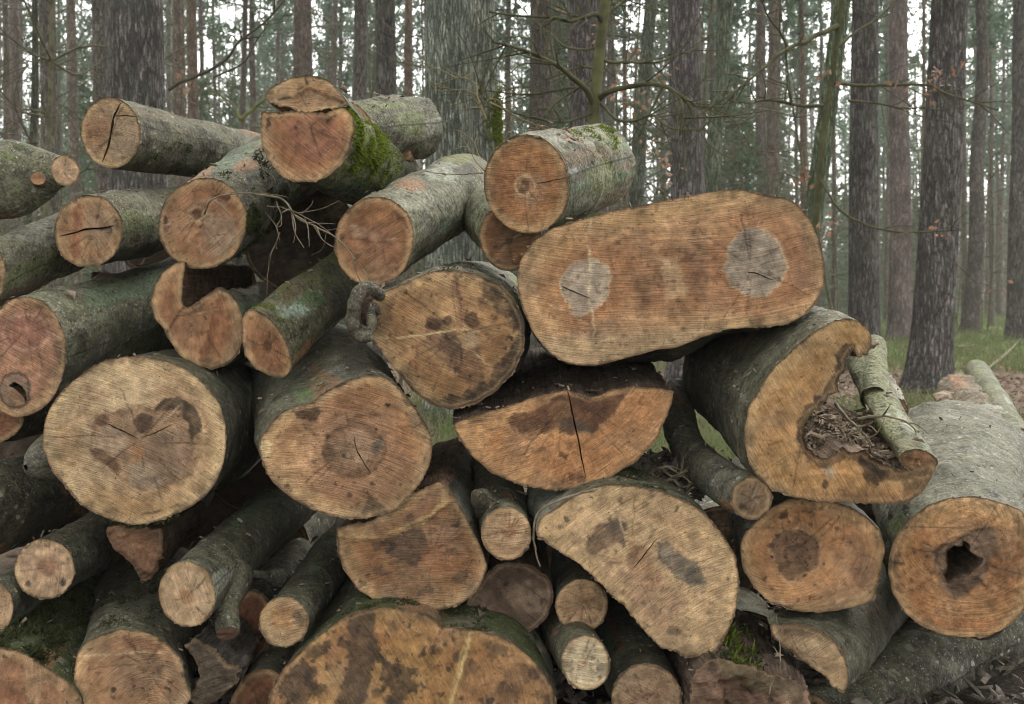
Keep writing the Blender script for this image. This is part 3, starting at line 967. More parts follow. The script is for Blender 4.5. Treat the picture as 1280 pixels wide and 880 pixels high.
log('L5', 'beech_log', 'thick beech log with a small hollow knot low on its pinkish face', ell(28, 446, 55, 76, 8, 0.02), 2.36,
    dict(c=((180, 134, 104), (164, 116, 88)), pith=(35, 410), saw=-28, rings=0.07,
         hollows=[([(12, 482), (18, 476), (26, 480), (33, 490), (36, 499), (33, 503), (28, 494), (20, 487)], 0.06, -0.2)],
         relief=[(('e', 20, 490, 19, 20), 3, 4)],
         marks=[('patch', ('e', 30, 415, 34, 26), (150, 96, 82), 0.65, 9, 8), ('edge', ('e', 32, 415, 28, 22), (196, 158, 130), 0.5, 4, 6),
                ('patch', ('e', 20, 488, 20, 22), (112, 96, 82), 0.75, 3, 5), ('edge', ('e', 20, 488, 20, 22), (60, 48, 40), 0.7, 3, 4),
                ('patch', ('e', 22, 496, 10, 9), (150, 108, 80), 0.8, 3, 3),
                ('line', [(0, 434), (30, 415), (60, 408)], (100, 66, 50), 0.6, 2.5), ('line', [(62, 432), (83, 437)], (70, 50, 40), 0.8, 2)]),
    rear=(262, 362, 3.2), rs=1.0, tint=(0.155, 0.17, 0.125), moss=0.4, knots=4)

log('L6', 'beech_log', 'beech log with a small dark pith inside a pale ring and mossy bark', ell(253.5, 279, 53.5, 57, 20, 0.035), 2.42,
    dict(c=((172, 124, 88), (154, 104, 68)), pith=(247, 270), saw=38, rings=0.07,
         marks=[('patch', ('p', [(255, 262), (290, 268), (300, 300), (280, 325), (252, 300)]), (164, 136, 112), 0.75, 9, 8),
                ('edge', ('e', 262, 282, 30, 32), (190, 160, 132), 0.35, 3, 5), ('edge', ('e', 262, 282, 22, 24), (140, 104, 82), 0.4, 3, 5),
                ('edge', ('e', 247, 268, 9, 9), (196, 164, 126), 0.8, 3.5, 2), ('patch', ('e', 247, 269, 6, 6.5), (84, 56, 40), 0.9, 3, 2),
                ('patch', ('p', [(238, 222), (258, 220), (252, 228), (240, 227)]), (214, 180, 116), 0.9, 2, 3),
                ('patch', ('p', [(263, 243), (290, 246), (284, 252), (268, 248)]), (60, 44, 34), 0.75, 3, 4),
                ('spots', (56, 42, 32), 40, 0.15, 0.85, ('p', [(198, 250), (214, 250), (228, 318), (262, 330), (258, 340), (212, 322)]), 6)] + GRIT),
    rear=(402, 178, 3.15), rs=0.98, tint=(0.125, 0.13, 0.105), moss=0.5, knots=4, paint=[(282, 200, 24, 14, (104, 130, 104), 0.75), (300, 186, 18, 12, (96, 124, 98), 0.6), (240, 226, 14, 10, (150, 118, 90), 0.8), (330, 196, 14, 18, (120, 100, 72), 0.5)])

log('L7', 'split_log', 'mossy log whose split off upper slab stands open above its flat topped face',
    [(326, 139), (350, 139.5), (372, 139), (390, 141), (412, 139), (430, 134), (441, 146), (443, 165), (439, 185), (428, 205), (410, 221), (390, 228), (367, 228),
     (350, 219), (337, 203), (328, 183), (325.5, 160)], 2.38,
    dict(c=((178, 122, 82), (160, 104, 66)), pith=(388, 158), saw=-38, rings=0.06,
         marks=[('patch', ('p', [(352, 150), (420, 146), (430, 180), (400, 205), (370, 200)]), (160, 104, 80), 0.6, 12, 10),
                ('patch', ('e', 388, 158, 3.4, 3.4), (96, 66, 44), 0.8, 3, 2), ('edge', ('e', 388, 158, 8, 8), (186, 140, 100), 0.5, 3, 3),
                ('patch', ('p', [(334, 146), (340, 146), (338, 156), (333, 166), (331, 160)]), (62, 46, 34), 0.85, 2.5, 3)] + GRIT),
    rear=(486, 228, 3.0), rs=1.0, wood=[(0, 5)], wood_tint=(0.30, 0.19, 0.10), tint=(0.10, 0.105, 0.08), moss=0.5, circ=0.5, knots=2, paint=[(466, 180, 20, 34, (96, 112, 30), 0.9), (486, 216, 14, 20, (120, 128, 96), 0.6)])
slab = bpy.data.objects.new('torn_slab', None); COL.objects.link(slab); slab.parent = LOGS['L7']['root']
log('L7s', 'torn_slab', None, [(330, 123), (334, 113), (345, 106), (362, 98), (381, 94), (400, 96), (412, 102), (424, 113), (433, 125), (438, 133), (428, 133), (421, 137),
                               (410, 135), (399, 138), (386, 141), (372, 137), (358, 133), (340, 130)], 2.40,
    dict(c=((178, 136, 92), (160, 112, 70)), pith=(390, 150), saw=-8, rim=0.003, relief=[(('p', [(364, 124), (384, 110), (430, 128), (420, 134), (385, 134)]), -9, 3, 1)],
         marks=[('line', [(348, 125), (364, 122), (376, 112), (384, 106), (381, 96)], (40, 28, 20), 1.0, 4),
                ('patch', ('p', [(364, 124), (384, 110), (430, 128), (420, 133), (385, 133)]), (172, 136, 106), 0.8, 4, 5),
                ('spots', (80, 56, 36), 50, 0.2, 0.6)]),
    rear=(474, 196, 2.75), rs=0.6, wood=[(9, 17), (17, 0)], wood_tint=(0.26, 0.15, 0.075), tint=(0.10, 0.105, 0.08), circ=0.2, knots=0, extra_parent=slab)

log('L8', 'beech_log', 'dark log lying crossways behind the mossy split log with no cut end in view', ell(430, 164, 36, 37), 2.72,
    dict(c=OR), rear=(527, 157, 2.9), rs=1.0, nvec=(-0.5, -0.85, 0), tint=(0.15, 0.155, 0.115), moss=0.35, circ=0.6, knots=2)

log('L9', 'forked_log', 'smooth grey log swelling into a fork bulge, small pale streak on its face', ell(468, 301.5, 49.5, 56, 14, 0.025), 2.42,
    dict(c=((176, 122, 82), (158, 106, 68)), pith=(478, 300), saw=34, rings=0.06,
         marks=[('patch', ('p', [(438, 280), (462, 282), (486, 298), (484, 304), (456, 298), (440, 296)]), (184, 146, 118), 0.75, 3, 6),
                ('patch', ('e', 472, 302, 26, 22), (168, 116, 88), 0.6, 9, 8), ('line', [(440, 297), (470, 303), (482, 302)], (80, 54, 40), 0.5, 2),
                ('patch', ('p', [(490, 262), (506, 274), (514, 292), (506, 284), (492, 270)]), (70, 52, 36), 0.6, 4, 4)] + GRIT),
    rear=(580, 234, 3.05), rs=1.05, circ=0.9, tint=(0.19, 0.195, 0.15), moss=0.3, knots=2, paint=[(552, 214, 22, 14, (170, 176, 160), 0.7), (570, 196, 26, 8, (128, 132, 70), 0.7), (520, 250, 26, 14, (166, 166, 144), 0.5), (560, 250, 24, 30, (160, 160, 136), 0.4)])

log('L10', 'beech_log', 'small log with pale green bark wedged under the round end block', ell(637.5, 296, 39, 43, 5, 0.02), 2.5,
    dict(c=((150, 104, 66), (132, 86, 52)), pith=(636, 300), saw=4, rings=0.04, marks=[('patch', ('e', 636, 302, 3, 3), (70, 48, 34), 0.8, 2, 2)] + GRIT),
    rear=(606, 262, 2.95), rs=1.0, tint=(0.22, 0.25, 0.17), moss=0.2)

log('L11', 'log_block', 'round log block on top of the pile, dark pith in a pale ring', ell(658.5, 230, 53, 62, -6, 0.02), 2.42,
    dict(c=((172, 118, 74), (152, 100, 60)), pith=(656, 232), saw=3, rings=0.05, sawf=170,
         cracks=[([(668, 230), (690, 226), (708, 222)], 2.0, 0.02)],
         marks=[('patch', ('e', 662, 236, 20, 22), (160, 122, 92), 0.7, 9, 8), ('patch', ('p', [(655, 245), (668, 250), (672, 268), (660, 262)]), (150, 116, 92), 0.6, 5, 5),
                ('edge', ('e', 655, 232, 11, 12), (196, 160, 122), 0.9, 4, 3), ('patch', ('e', 655, 232, 6.5, 8), (94, 66, 48), 0.9, 3, 3),
                ('line', [(608, 211), (640, 213), (664, 212)], (86, 58, 36), 0.8, 2)]),
    rear=(750, 206, 2.76), rs=0.97, circ=0.6, tint=(0.19, 0.195, 0.15), moss=0.35, knots=2, paint=[(720, 172, 34, 8, (168, 164, 150), 0.6), (712, 206, 10, 14, (160, 168, 158), 0.6), (716, 172, 12, 4, (140, 84, 54), 0.9), (772, 178, 14, 10, (126, 128, 50), 0.7), (786, 214, 6, 12, (150, 110, 90), 0.6)])

BIG = [(646.5, 345), (650, 328), (656, 315), (668, 300), (688, 286), (712, 278), (742, 271), (752, 266), (780, 261), (820, 253), (860, 245), (900, 238), (930, 238), (955, 243), (980, 247),
       (1000, 258), (1014, 276), (1025, 302), (1031, 332), (1030, 352), (1024, 372), (1016, 384), (1004, 395), (985, 405), (960, 409), (930, 410), (905, 412), (885, 419), (862, 428),
       (845, 435), (822, 437), (800, 443), (775, 450), (745, 457), (722, 457), (704, 452), (685, 440), (668, 418), (655, 392), (648, 368)]
log('L12', 'double_log', 'widest log of the pile, one oval face with two grey hearts side by side', BIG, 2.30,
    dict(c=((190, 142, 98), (172, 118, 78)), pith=(940, 335), arc=(800, -500), rings=0.05, sawf=140,
         zones=[((176, 118, 74), 0.35, 0.13, 0.4)], checks=14,
         cracks=[([(700, 357), (716, 364), (738, 373)], 2.2, 0.015), ([(934, 340), (946, 342), (966, 350)], 2.0, 0.015)],
         marks=[('patch', ('e', 730, 352, 58, 58), (176, 116, 70), 0.6, 16, 12), ('patch', ('e', 942, 328, 62, 66), (180, 122, 82), 0.5, 16, 12),
                ('patch', ('p', [(800, 300), (830, 318), (830, 360), (805, 400), (790, 390), (806, 350), (796, 320)]), (146, 108, 82), 0.4, 8, 10),
                ('patch', ('p', [(858, 292), (884, 284), (884, 372), (864, 360), (852, 320)]), (138, 104, 86), 0.4, 9, 10),
                ('patch', ('p', [(822, 318), (850, 322), (860, 370), (836, 372)]), (204, 168, 126), 0.65, 8, 8),
                ('patch', ('p', [(660, 420), (760, 420), (900, 408), (860, 432), (750, 462), (690, 450)]), (198, 164, 124), 0.7, 10, 8),
                ('patch', ('p', [(660, 300), (742, 272), (900, 238), (970, 243), (900, 262), (742, 300), (668, 340)]), (194, 150, 98), 0.5, 10, 8),
                ('patch', ('p', [(718, 328), (728, 324), (742, 324), (756, 332), (764, 346), (763, 364), (752, 380), (738, 390), (724, 396), (714, 392), (716, 384), (700, 366), (698, 352), (706, 342)]),
                 (178, 158, 138), 0.95, 2, 4),
                ('edge', ('p', [(718, 328), (728, 324), (742, 324), (756, 332), (764, 346), (763, 364), (752, 380), (738, 390), (724, 396), (714, 392), (716, 384), (700, 366), (698, 352), (706, 342)]),
                 (214, 178, 136), 0.7, 2.5, 4),
                ('patch', ('p', [(930, 287), (948, 285), (966, 294), (978, 312), (983, 335), (974, 356), (956, 370), (936, 370), (916, 358), (905, 336), (912, 306)]), (176, 158, 140), 0.95, 2, 4),
                ('edge', ('p', [(930, 287), (948, 285), (966, 294), (978, 312), (983, 335), (974, 356), (956, 370), (936, 370), (916, 358), (905, 336), (912, 306)]), (214, 176, 134), 0.75, 2.5, 4),
                ('patch', ('p', [(920, 290), (946, 288), (940, 330), (914, 330)]), (136, 118, 104), 0.5, 8, 8),
                ('line', [(741, 276), (734, 295), (737, 330), (736, 370), (741, 400), (744, 420)], (222, 192, 150), 0.9, 2.2),
                ('line', [(672, 375), (700, 386), (740, 408)], (214, 180, 136), 0.5, 2), ('line', [(830, 272), (834, 292)], (214, 180, 136), 0.6, 2),
                ('spots', (96, 70, 52), 60, 0.32, 0.6)]),
    rear=(826, 366, 2.9), rs=1.06, circ=0.15, tint=(0.185, 0.18, 0.13), moss=0.3, knots=3, ctr=(838, 347), sm=1.0)

L13o = [(462, 420), (457, 408), (460, 394), (462, 380), (470, 368), (482, 364), (496, 358), (527, 344), (545, 338), (570, 337), (601, 344), (625, 355), (643, 374), (655, 400), (656, 432), (642, 466), (619, 490), (595, 505),
        (567, 512), (540, 507), (515, 488), (497, 466), (480, 444)]
log('L13', 'burr_log', 'round log with dark weathered edges and a curled burr like an eye beside it', L13o, 2.32,
    dict(c=((178, 136, 92), (160, 114, 70)), pith=(576, 416), saw=8, arc=(760, -50), rings=0.05, grime=0.9,
         marks=[('patch', ('p', [(535, 400), (548, 398), (556, 414), (580, 440), (600, 430), (606, 470), (596, 486), (570, 470), (548, 450), (526, 428)]), (112, 80, 62), 0.75, 7, 10),
                ('patch', ('e', 590, 400, 11, 11), (70, 48, 38), 0.9, 4, 4), ('patch', ('e', 540, 404, 10, 9), (74, 50, 40), 0.9, 4, 5), ('patch', ('e', 559, 400, 6, 7), (66, 44, 36), 0.9, 3, 4),
                ('patch', ('e', 562, 430, 14, 18), (98, 74, 64), 0.7, 6, 8), ('patch', ('e', 590, 424, 10, 10), (172, 146, 122), 0.6, 5, 6),
                ('line', [(570, 342), (576, 380), (577, 412)], (118, 70, 66), 0.8, 6),
                ('line', [(525, 428), (522, 455), (520, 478)], (112, 66, 66), 0.55, 3), ('line', [(524, 440), (512, 462)], (112, 66, 66), 0.4, 3),
                ('line', [(470, 422), (500, 422), (530, 418), (575, 412), (602, 414)], (224, 196, 142), 0.95, 2),
                ('line', [(556, 418), (590, 440), (612, 458)], (218, 188, 140), 0.5, 1.6),
                ('patch', ('p', [(474, 372), (494, 368), (486, 412), (478, 424), (466, 410)]), (110, 84, 60), 0.6, 5, 6),
                ('patch', ('p', [(596, 336), (630, 346), (662, 380), (668, 450), (624, 504), (560, 522), (530, 512), (556, 500), (596, 484), (630, 452), (644, 412), (632, 378), (606, 356)]), (50, 41, 33), 0.85, 10, 16),
                ('patch', ('p', [(604, 350), (650, 372), (652, 400), (626, 392), (600, 372)]), (50, 41, 33), 0.7, 10, 16),
                ('spots', (42, 34, 28), 42, -0.12, 0.92, ('p', [(600, 340), (660, 370), (664, 450), (620, 500), (560, 520), (530, 506), (570, 496), (610, 470), (634, 440), (636, 400), (612, 368)]), 10),
                ('spots', (48, 38, 30), 60, 0.22, 0.8)]),
    rear=(596, 398, 3.2), rs=1.05, tint=(0.17, 0.175, 0.145), moss=0.4, knots=3, ctr=(562, 425))

log('L14', 'branch_log', 'mossy green branch log with whitish lichen, pointing up from its small tilted face',
    [(303, 396), (308, 388), (320, 387), (333, 394), (346, 408), (357, 425), (364, 445), (364, 462), (358, 471), (346, 473), (330, 467), (316, 458), (306, 442), (302, 420)], 2.33,
    dict(c=((176, 124, 84), (156, 100, 64)), pith=(336, 432), saw=70, rings=0.09, zones=[((132, 84, 54), 0.12, 0.16, 0.8), ((150, 96, 64), 0.45, 0.1, 0.5)],
         marks=[('patch', ('p', [(302, 420), (312, 430), (320, 456), (308, 450)]), (196, 154, 110), 0.8, 3, 4)]),
    rear=(462, 318, 3.0), nb=0.35, rs=1.05, tint=(0.16, 0.165, 0.10), moss=0.55, knots=2, paint=[(368, 388, 22, 12, (168, 190, 170), 0.9), (388, 374, 16, 10, (98, 140, 92), 0.7), (400, 352, 24, 12, (108, 112, 50), 0.6), (360, 360, 16, 10, (120, 118, 56), 0.6)])

log('L15', 'split_log', 'log with a dark wedge torn out between a narrow and a wide lobe',
    [(232, 326), (221, 328), (205, 338), (193, 356), (188, 378), (193, 398), (206, 412), (212, 426), (224, 444), (243, 456), (266, 462), (284, 456), (298, 443), (305, 420), (304, 400), (298, 382),
     (288, 367), (274, 358), (262, 365), (250, 374), (240, 382), (233, 386), (228, 380), (228, 362), (230, 345)], 2.43,
    dict(c=((166, 116, 78), (146, 94, 60)), pith=(246, 392), saw=-74, rings=0.05, sawf=170,
         marks=[('line', [(230, 384), (220, 398), (209, 414)], (60, 40, 28), 0.85, 4), ('patch', ('p', [(272, 368), (282, 372), (268, 430), (256, 456), (248, 452), (262, 400)]), (126, 72, 42), 0.65, 4, 6),
                ('patch', ('p', [(222, 402), (246, 386), (240, 440), (222, 432)]), (142, 104, 78), 0.5, 6, 6), ('spots', (60, 40, 30), 60, 0.34, 0.6)]),
    rear=(330, 385, 3.25), rs=1.05, wood=[(17, 24), (24, 0)], wood_tint=(0.12, 0.075, 0.045), circ=0.0, jag=0.35, tint=(0.11, 0.11, 0.09), ctr=(247, 394), sm=1.0)

L16o = [(53, 560), (54, 535), (60, 515), (72, 495), (90, 476), (110, 462), (132, 450), (155, 446), (180, 446), (205, 449), (228, 459), (248, 472), (264, 488), (276, 508), (282, 530), (283, 553),
        (280, 578), (272, 600), (258, 620), (238, 634), (215, 645), (190, 654), (165, 657), (140, 650), (115, 640), (98, 628), (80, 606), (64, 588)]
log('L16', 'beech_log', 'large pale round log with a brown blotchy heart and dark curved stain', L16o, 2.25,
    dict(c=((204, 170, 130), (184, 144, 104)), pith=(176, 550), saw=-24, rings=0.06, zones=[((214, 184, 142), 0.93, 0.05, 0.6)],
         cracks=[([(136, 530), (152, 538), (173, 548)], 2.4, 0.02), ([(174, 548), (196, 540), (215, 530)], 1.8, 0.015)],
         marks=[('patch', ('p', [(116, 545), (122, 520), (150, 512), (176, 508), (215, 512), (240, 530), (242, 560), (236, 590), (214, 606), (180, 612), (160, 600), (140, 586), (118, 572)]), (148, 114, 88), 0.85, 6, 12),
                ('edge', ('p', [(116, 545), (122, 520), (150, 512), (176, 508), (215, 512), (240, 530), (242, 560), (236, 590), (214, 606), (180, 612), (160, 600), (140, 586), (118, 572)]), (110, 78, 56), 0.55, 5, 12),
                ('patch', ('p', [(180, 550), (232, 530), (236, 580), (214, 602), (186, 600)]), (138, 110, 90), 0.7, 6, 8),
                ('patch', ('e', 140, 552, 20, 18), (170, 140, 114), 0.8, 5, 6),
                ('patch', ('p', [(190, 508), (206, 498), (226, 498), (244, 508), (253, 524), (250, 540), (238, 548), (236, 528), (226, 516), (206, 514), (192, 514)]), (68, 54, 44), 0.95, 3, 5),
                ('patch', ('e', 180, 529, 12, 12), (84, 60, 48), 0.9, 5, 5), ('patch', ('e', 127, 526, 8, 8), (88, 60, 46), 0.9, 4, 4),
                ('patch', ('p', [(115, 562), (124, 560), (150, 578), (152, 590), (140, 588), (122, 574)]), (104, 72, 52), 0.9, 4, 4),
                ('patch', ('p', [(164, 556), (182, 558), (182, 576), (166, 576)]), (164, 112, 72), 0.7, 4, 4),
                ('patch', ('p', [(160, 580), (180, 576), (200, 592), (206, 606), (184, 612), (176, 604), (164, 606)]), (164, 138, 114), 0.85, 3, 6),
                ('edge', ('e', 225, 540, 36, 42), (150, 108, 76), 0.45, 3, 4),
                ('patch', ('p', [(90, 600), (130, 612), (200, 630), (236, 620), (220, 640), (160, 654), (120, 640)]), (170, 122, 66), 0.4, 10, 14),
                ('patch', ('p', [(70, 530), (100, 520), (106, 580), (80, 580)]), (176, 130, 80), 0.45, 12, 14),
                ('line', [(180, 642), (205, 636), (222, 630)], (70, 50, 36), 0.8, 3), ('spots', (150, 110, 70), 24, 0.12, 0.4)]),
    rear=(276, 512, 3.3), rs=1.1, tint=(0.10, 0.105, 0.085), moss=0.45, knots=3)
stub('L16', 70, 572, 2.36, (32, 584, 2.29), 0.064, 0.04, (196, 156, 116), 'branch_stub', (0.12, 0.12, 0.09), dome=True)

L17o = [(323, 562), (326, 545), (338, 530), (352, 515), (372, 508), (390, 503), (400, 494), (418, 483), (436, 474), (455, 469), (476, 470), (493, 479), (509, 496), (524, 516), (536, 536), (541, 558), (538, 580),
        (526, 602), (510, 624), (494, 638), (472, 645), (450, 649), (430, 648), (404, 642), (380, 632), (358, 618), (340, 602), (328, 580)]
log('L17', 'beech_log', 'thick log with a round brown heart and a torn blackened top edge', L17o, 2.25,
    dict(c=((184, 138, 96), (166, 118, 80)), pith=(440, 560), saw=-14, rings=0.05,
         cracks=[([(442, 542), (446, 562), (455, 578), (464, 592)], 1.8, 0.02)],
         relief=[(('p', [(340, 545), (380, 535), (386, 580), (350, 585)]), -3, 8, 1)],
         marks=[('patch', ('p', [(385, 520), (430, 505), (500, 520), (520, 580), (470, 630), (400, 620), (380, 570)]), (170, 124, 94), 0.5, 14, 12),
                ('patch', ('e', 443, 562, 38, 33), (140, 104, 78), 0.85, 5, 7), ('edge', ('e', 443, 562, 38, 33), (92, 64, 46), 0.6, 5, 6), ('patch', ('e', 446, 560, 25, 21), (164, 130, 102), 0.7, 6, 8),
                ('patch', ('e', 472, 556, 7, 13, 15), (96, 90, 78), 0.7, 4, 6), ('patch', ('e', 412, 568, 9, 12), (84, 62, 48), 0.7, 4, 7),
                ('patch', ('p', [(364, 514), (392, 503), (402, 514), (396, 526), (372, 524)]), (56, 40, 30), 0.9, 4, 8),
                ('patch', ('p', [(418, 483), (436, 476), (434, 482), (420, 486)]), (50, 38, 30), 0.8, 2, 3),
                ('patch', ('p', [(500, 488), (512, 498), (519, 508), (508, 508)]), (54, 42, 32), 0.9, 3, 5), ('patch', ('e', 483, 507, 4, 2.5), (50, 36, 26), 0.9, 1.5, 1), ('patch', ('e', 451, 487, 4, 2), (60, 44, 32), 0.8, 1.5, 1),
                ('line', [(440, 522), (460, 518), (478, 520)], (96, 66, 50), 0.7, 4),
                ('patch', ('p', [(395, 505), (470, 474), (500, 500), (470, 505), (420, 520)]), (160, 106, 62), 0.4, 8, 10),
                ('patch', ('p', [(458, 630), (462, 618), (472, 626), (484, 636), (476, 644), (452, 644)]), (92, 74, 60), 0.85, 4, 6), ('patch', ('p', [(350, 505), (372, 505), (370, 510), (352, 522)]), (206, 176, 120), 0.8, 2, 3),
                ('patch', ('p', [(325, 552), (342, 554), (334, 570), (326, 574)]), (214, 184, 134), 0.85, 2, 5),
                ('patch', ('e', 508, 545, 14, 34, -25), (176, 120, 70), 0.5, 7, 8), ('edge', ('e', 365, 555, 26, 26), (196, 156, 108), 0.5, 3, 5), ('spots', (60, 46, 36), 70, 0.36, 0.8)]),
    rear=(394, 482, 3.0), rs=1.16, tint=(0.165, 0.17, 0.135), moss=0.3, knots=4, paint=[(384, 492, 16, 12, (112, 132, 86), 0.85), (404, 478, 18, 14, (104, 120, 80), 0.8), (350, 470, 24, 20, (136, 138, 118), 0.5), (330, 500, 12, 20, (140, 142, 124), 0.5), (440, 464, 30, 8, (146, 146, 134), 0.6)])

log('L18', 'half_log', 'orange half log, flat side up, with a black crack down its middle',
    [(566, 530), (590, 519), (621, 512), (655, 501), (689, 490), (710, 487), (732, 496), (746, 496), (762, 487), (790, 483), (824, 485), (842, 489), (840, 502), (835, 517), (821, 549), (796, 577), (760, 598), (720, 612),
     (689, 613), (652, 607), (615, 592), (588, 568), (572, 546)], 2.30,
    dict(c=((192, 134, 82), (176, 116, 68)), pith=(712, 500), saw=-40, arc=(560, 300), rings=0.07, sap=0.2,
         cracks=[([(710, 489), (716, 520), (724, 556), (732, 598)], 3.2, 0.08)],
         marks=[('patch', ('p', [(632, 524), (642, 516), (660, 516), (700, 490), (740, 498), (790, 486), (776, 510), (760, 530), (740, 540), (712, 546), (690, 540), (672, 542), (650, 542), (638, 534)]), (88, 58, 42), 0.95, 3, 6),
                ('patch', ('p', [(688, 500), (710, 490), (716, 520), (700, 526), (686, 516)]), (132, 94, 66), 0.7, 5, 6), ('patch', ('e', 718, 532, 22, 7, 12), (86, 74, 66), 0.8, 4, 6),
                ('edge', ('p', [(632, 524), (642, 516), (660, 516), (700, 490), (740, 498), (790, 486), (776, 510), (760, 530), (740, 540), (712, 546), (690, 540), (672, 542), (650, 542), (638, 534)]), (198, 150, 100), 0.5, 4, 6),
                ('patch', ('p', [(700, 566), (712, 568), (708, 576), (698, 572)]), (84, 56, 40), 0.8, 3, 6), ('patch', ('p', [(706, 590), (732, 598), (730, 606), (712, 600)]), (88, 58, 42), 0.8, 3, 5),
                ('patch', ('p', [(566, 530), (620, 512), (630, 530), (600, 560), (580, 556)]), (188, 142, 96), 0.5, 8, 8),
                ('spots', (110, 74, 48), 40, 0.28, 0.5)]),
    rear=(688, 478, 3.05), rs=1.0, circ=0.0, wood=[(0, 11)], wood_tint=(0.085, 0.06, 0.042), jag=0.4, tint=(0.11, 0.11, 0.085), knots=2, ctr=(704, 550), amp=1.4)

log('L19', 'half_log', 'pale log with two grey brown heart stains and a straight sawn off lower side',
    [(669, 669), (673, 652), (680, 644), (715, 621), (736, 611), (758, 605), (795, 607), (831, 615), (867, 631), (889, 651), (904, 668), (920, 696), (924, 727), (921, 760), (914, 780), (904, 802), (892, 817), (876, 820), (860, 823), (846, 816),
     (826, 810), (809, 793), (795, 775), (780, 757), (758, 738), (745, 724), (729, 709), (716, 700), (704, 692), (686, 682)], 2.22,
    dict(c=((198, 160, 118), (182, 142, 102)), pith=(790, 705), arc=(980, 960), rings=0.06,
         cracks=[([(792, 710), (806, 692), (822, 672)], 2.0, 0.015)],
         marks=[('patch', ('p', [(732, 690), (736, 666), (750, 654), (770, 650), (784, 656), (780, 676), (762, 682), (742, 694)]), (120, 92, 74), 0.85, 4, 6),
                ('patch', ('p', [(755, 656), (770, 646), (784, 656), (782, 670), (764, 670)]), (88, 76, 66), 0.75, 4, 5),
                ('patch', ('p', [(782, 676), (806, 682), (822, 712), (830, 740), (808, 744), (796, 726), (782, 704)]), (158, 112, 76), 0.7, 8, 9),
                ('patch', ('p', [(818, 680), (832, 678), (854, 694), (874, 704), (884, 722), (880, 738), (866, 730), (846, 724), (828, 702)]), (108, 98, 88), 0.85, 4, 7),
                ('patch', ('e', 868, 720, 14, 12), (82, 74, 66), 0.6, 5, 6), ('patch', ('e', 842, 790, 10, 5), (100, 80, 66), 0.7, 4, 5), ('patch', ('e', 794, 690, 6, 8), (104, 74, 58), 0.7, 4, 5),
                ('patch', ('p', [(770, 700), (830, 720), (860, 760), (820, 790), (790, 750)]), (174, 132, 104), 0.5, 14, 10),
                ('spots', (80, 66, 56), 46, 0.3, 0.8), ('spots', (120, 98, 80), 30, 0.26, 0.45)]),
    rear=(748, 612, 3.05), rs=1.0, circ=0.05, wood=[(18, 29), (29, 0)], wood_tint=(0.16, 0.10, 0.06), jag=0.5, tint=(0.135, 0.14, 0.11), moss=0.5, knots=2, ctr=(800, 705))

log('L20', 'beech_log', 'brown blotched log with a paler torn step along its upper edge',
    [(420, 660), (440, 655), (470, 648), (498, 628), (524, 612), (548, 602), (562, 612), (578, 636), (592, 664), (604, 690), (609, 708), (602, 730), (590, 746), (572, 757), (548, 763), (524, 764), (496, 760), (470, 751), (448, 737), (432, 716),
     (422, 692)], 2.29,
    dict(c=((162, 118, 80), (144, 98, 62)), pith=(540, 690), saw=4, rings=0.05, relief=[(('p', [(410, 640), (560, 580), (580, 622), (530, 650), (480, 672), (420, 674)]), 4, 4, 1)],
         marks=[('patch', ('p', [(476, 672), (500, 664), (530, 656), (536, 690), (520, 706), (498, 700), (484, 690)]), (84, 64, 52), 0.8, 6, 9),
                ('patch', ('p', [(418, 664), (480, 668), (540, 640), (556, 616), (566, 622), (530, 655), (480, 674), (422, 674)]), (196, 156, 104), 0.85, 3, 5),
                ('patch', ('p', [(420, 655), (500, 648), (545, 605), (552, 620), (520, 648), (470, 664)]), (140, 100, 76), 0.7, 4, 5),
                ('patch', ('e', 548, 698, 24, 18), (150, 96, 60), 0.6, 7, 8), ('patch', ('e', 574, 722, 10, 8), (78, 64, 54), 0.7, 4, 6),
                ('spots', (72, 60, 50), 22, 0.1, 0.75), ('spots', (70, 58, 48), 55, 0.3, 0.8)]),
    rear=(552, 600, 3.05), rs=1.0, wood=[(0, 6)], wood_tint=(0.25, 0.16, 0.10), tint=(0.10, 0.095, 0.075), circ=0.2, ctr=(514, 682), knots=1)

log('L21', 'branch_log', 'small round log end with a stubby knot above, beside the brown blotched log', ell(633, 667, 31.5, 34, -15, 0.02), 2.26,
    dict(c=((190, 152, 114), (174, 130, 92)), pith=(636, 664), saw=5, marks=[('patch', ('e', 636, 662, 13, 10), (156, 106, 72), 0.7, 6, 7), ('line', [(608, 676), (632, 684), (652, 684)], (130, 84, 54), 0.6, 4)] + GRIT),
    rear=(618, 596, 2.9), rs=1.35, tint=(0.165, 0.17, 0.14), moss=0.3)
stub('L21', 610, 634, 2.36, (595, 615, 2.26), 0.034, 0.03, (110, 96, 76), 'branch_stub', (0.13, 0.13, 0.10), dome=True)

log('L22', 'half_log', 'dark weathered half log under the small knotted log end',
    [(580, 762), (592, 740), (606, 718), (622, 706), (640, 703), (658, 706), (672, 712), (684, 720), (691, 733), (692, 750), (684, 772), (664, 789), (640, 794), (612, 788), (592, 776)], 2.36,
    dict(c=((118, 94, 76), (92, 72, 58)), sap=0.0, checks=3, pith=(650, 728), saw=-30, rings=0.05, marks=[('patch', ('p', [(625, 735), (660, 724), (690, 740), (668, 770), (640, 760)]), (138, 112, 92), 0.6, 8, 8), ('spots', (48, 38, 32), 26, 0.05, 0.8)]),
    L=0.8, wood=[(0, 7)], wood_tint=(0.12, 0.085, 0.06), tint=(0.09, 0.085, 0.07), circ=0.1)

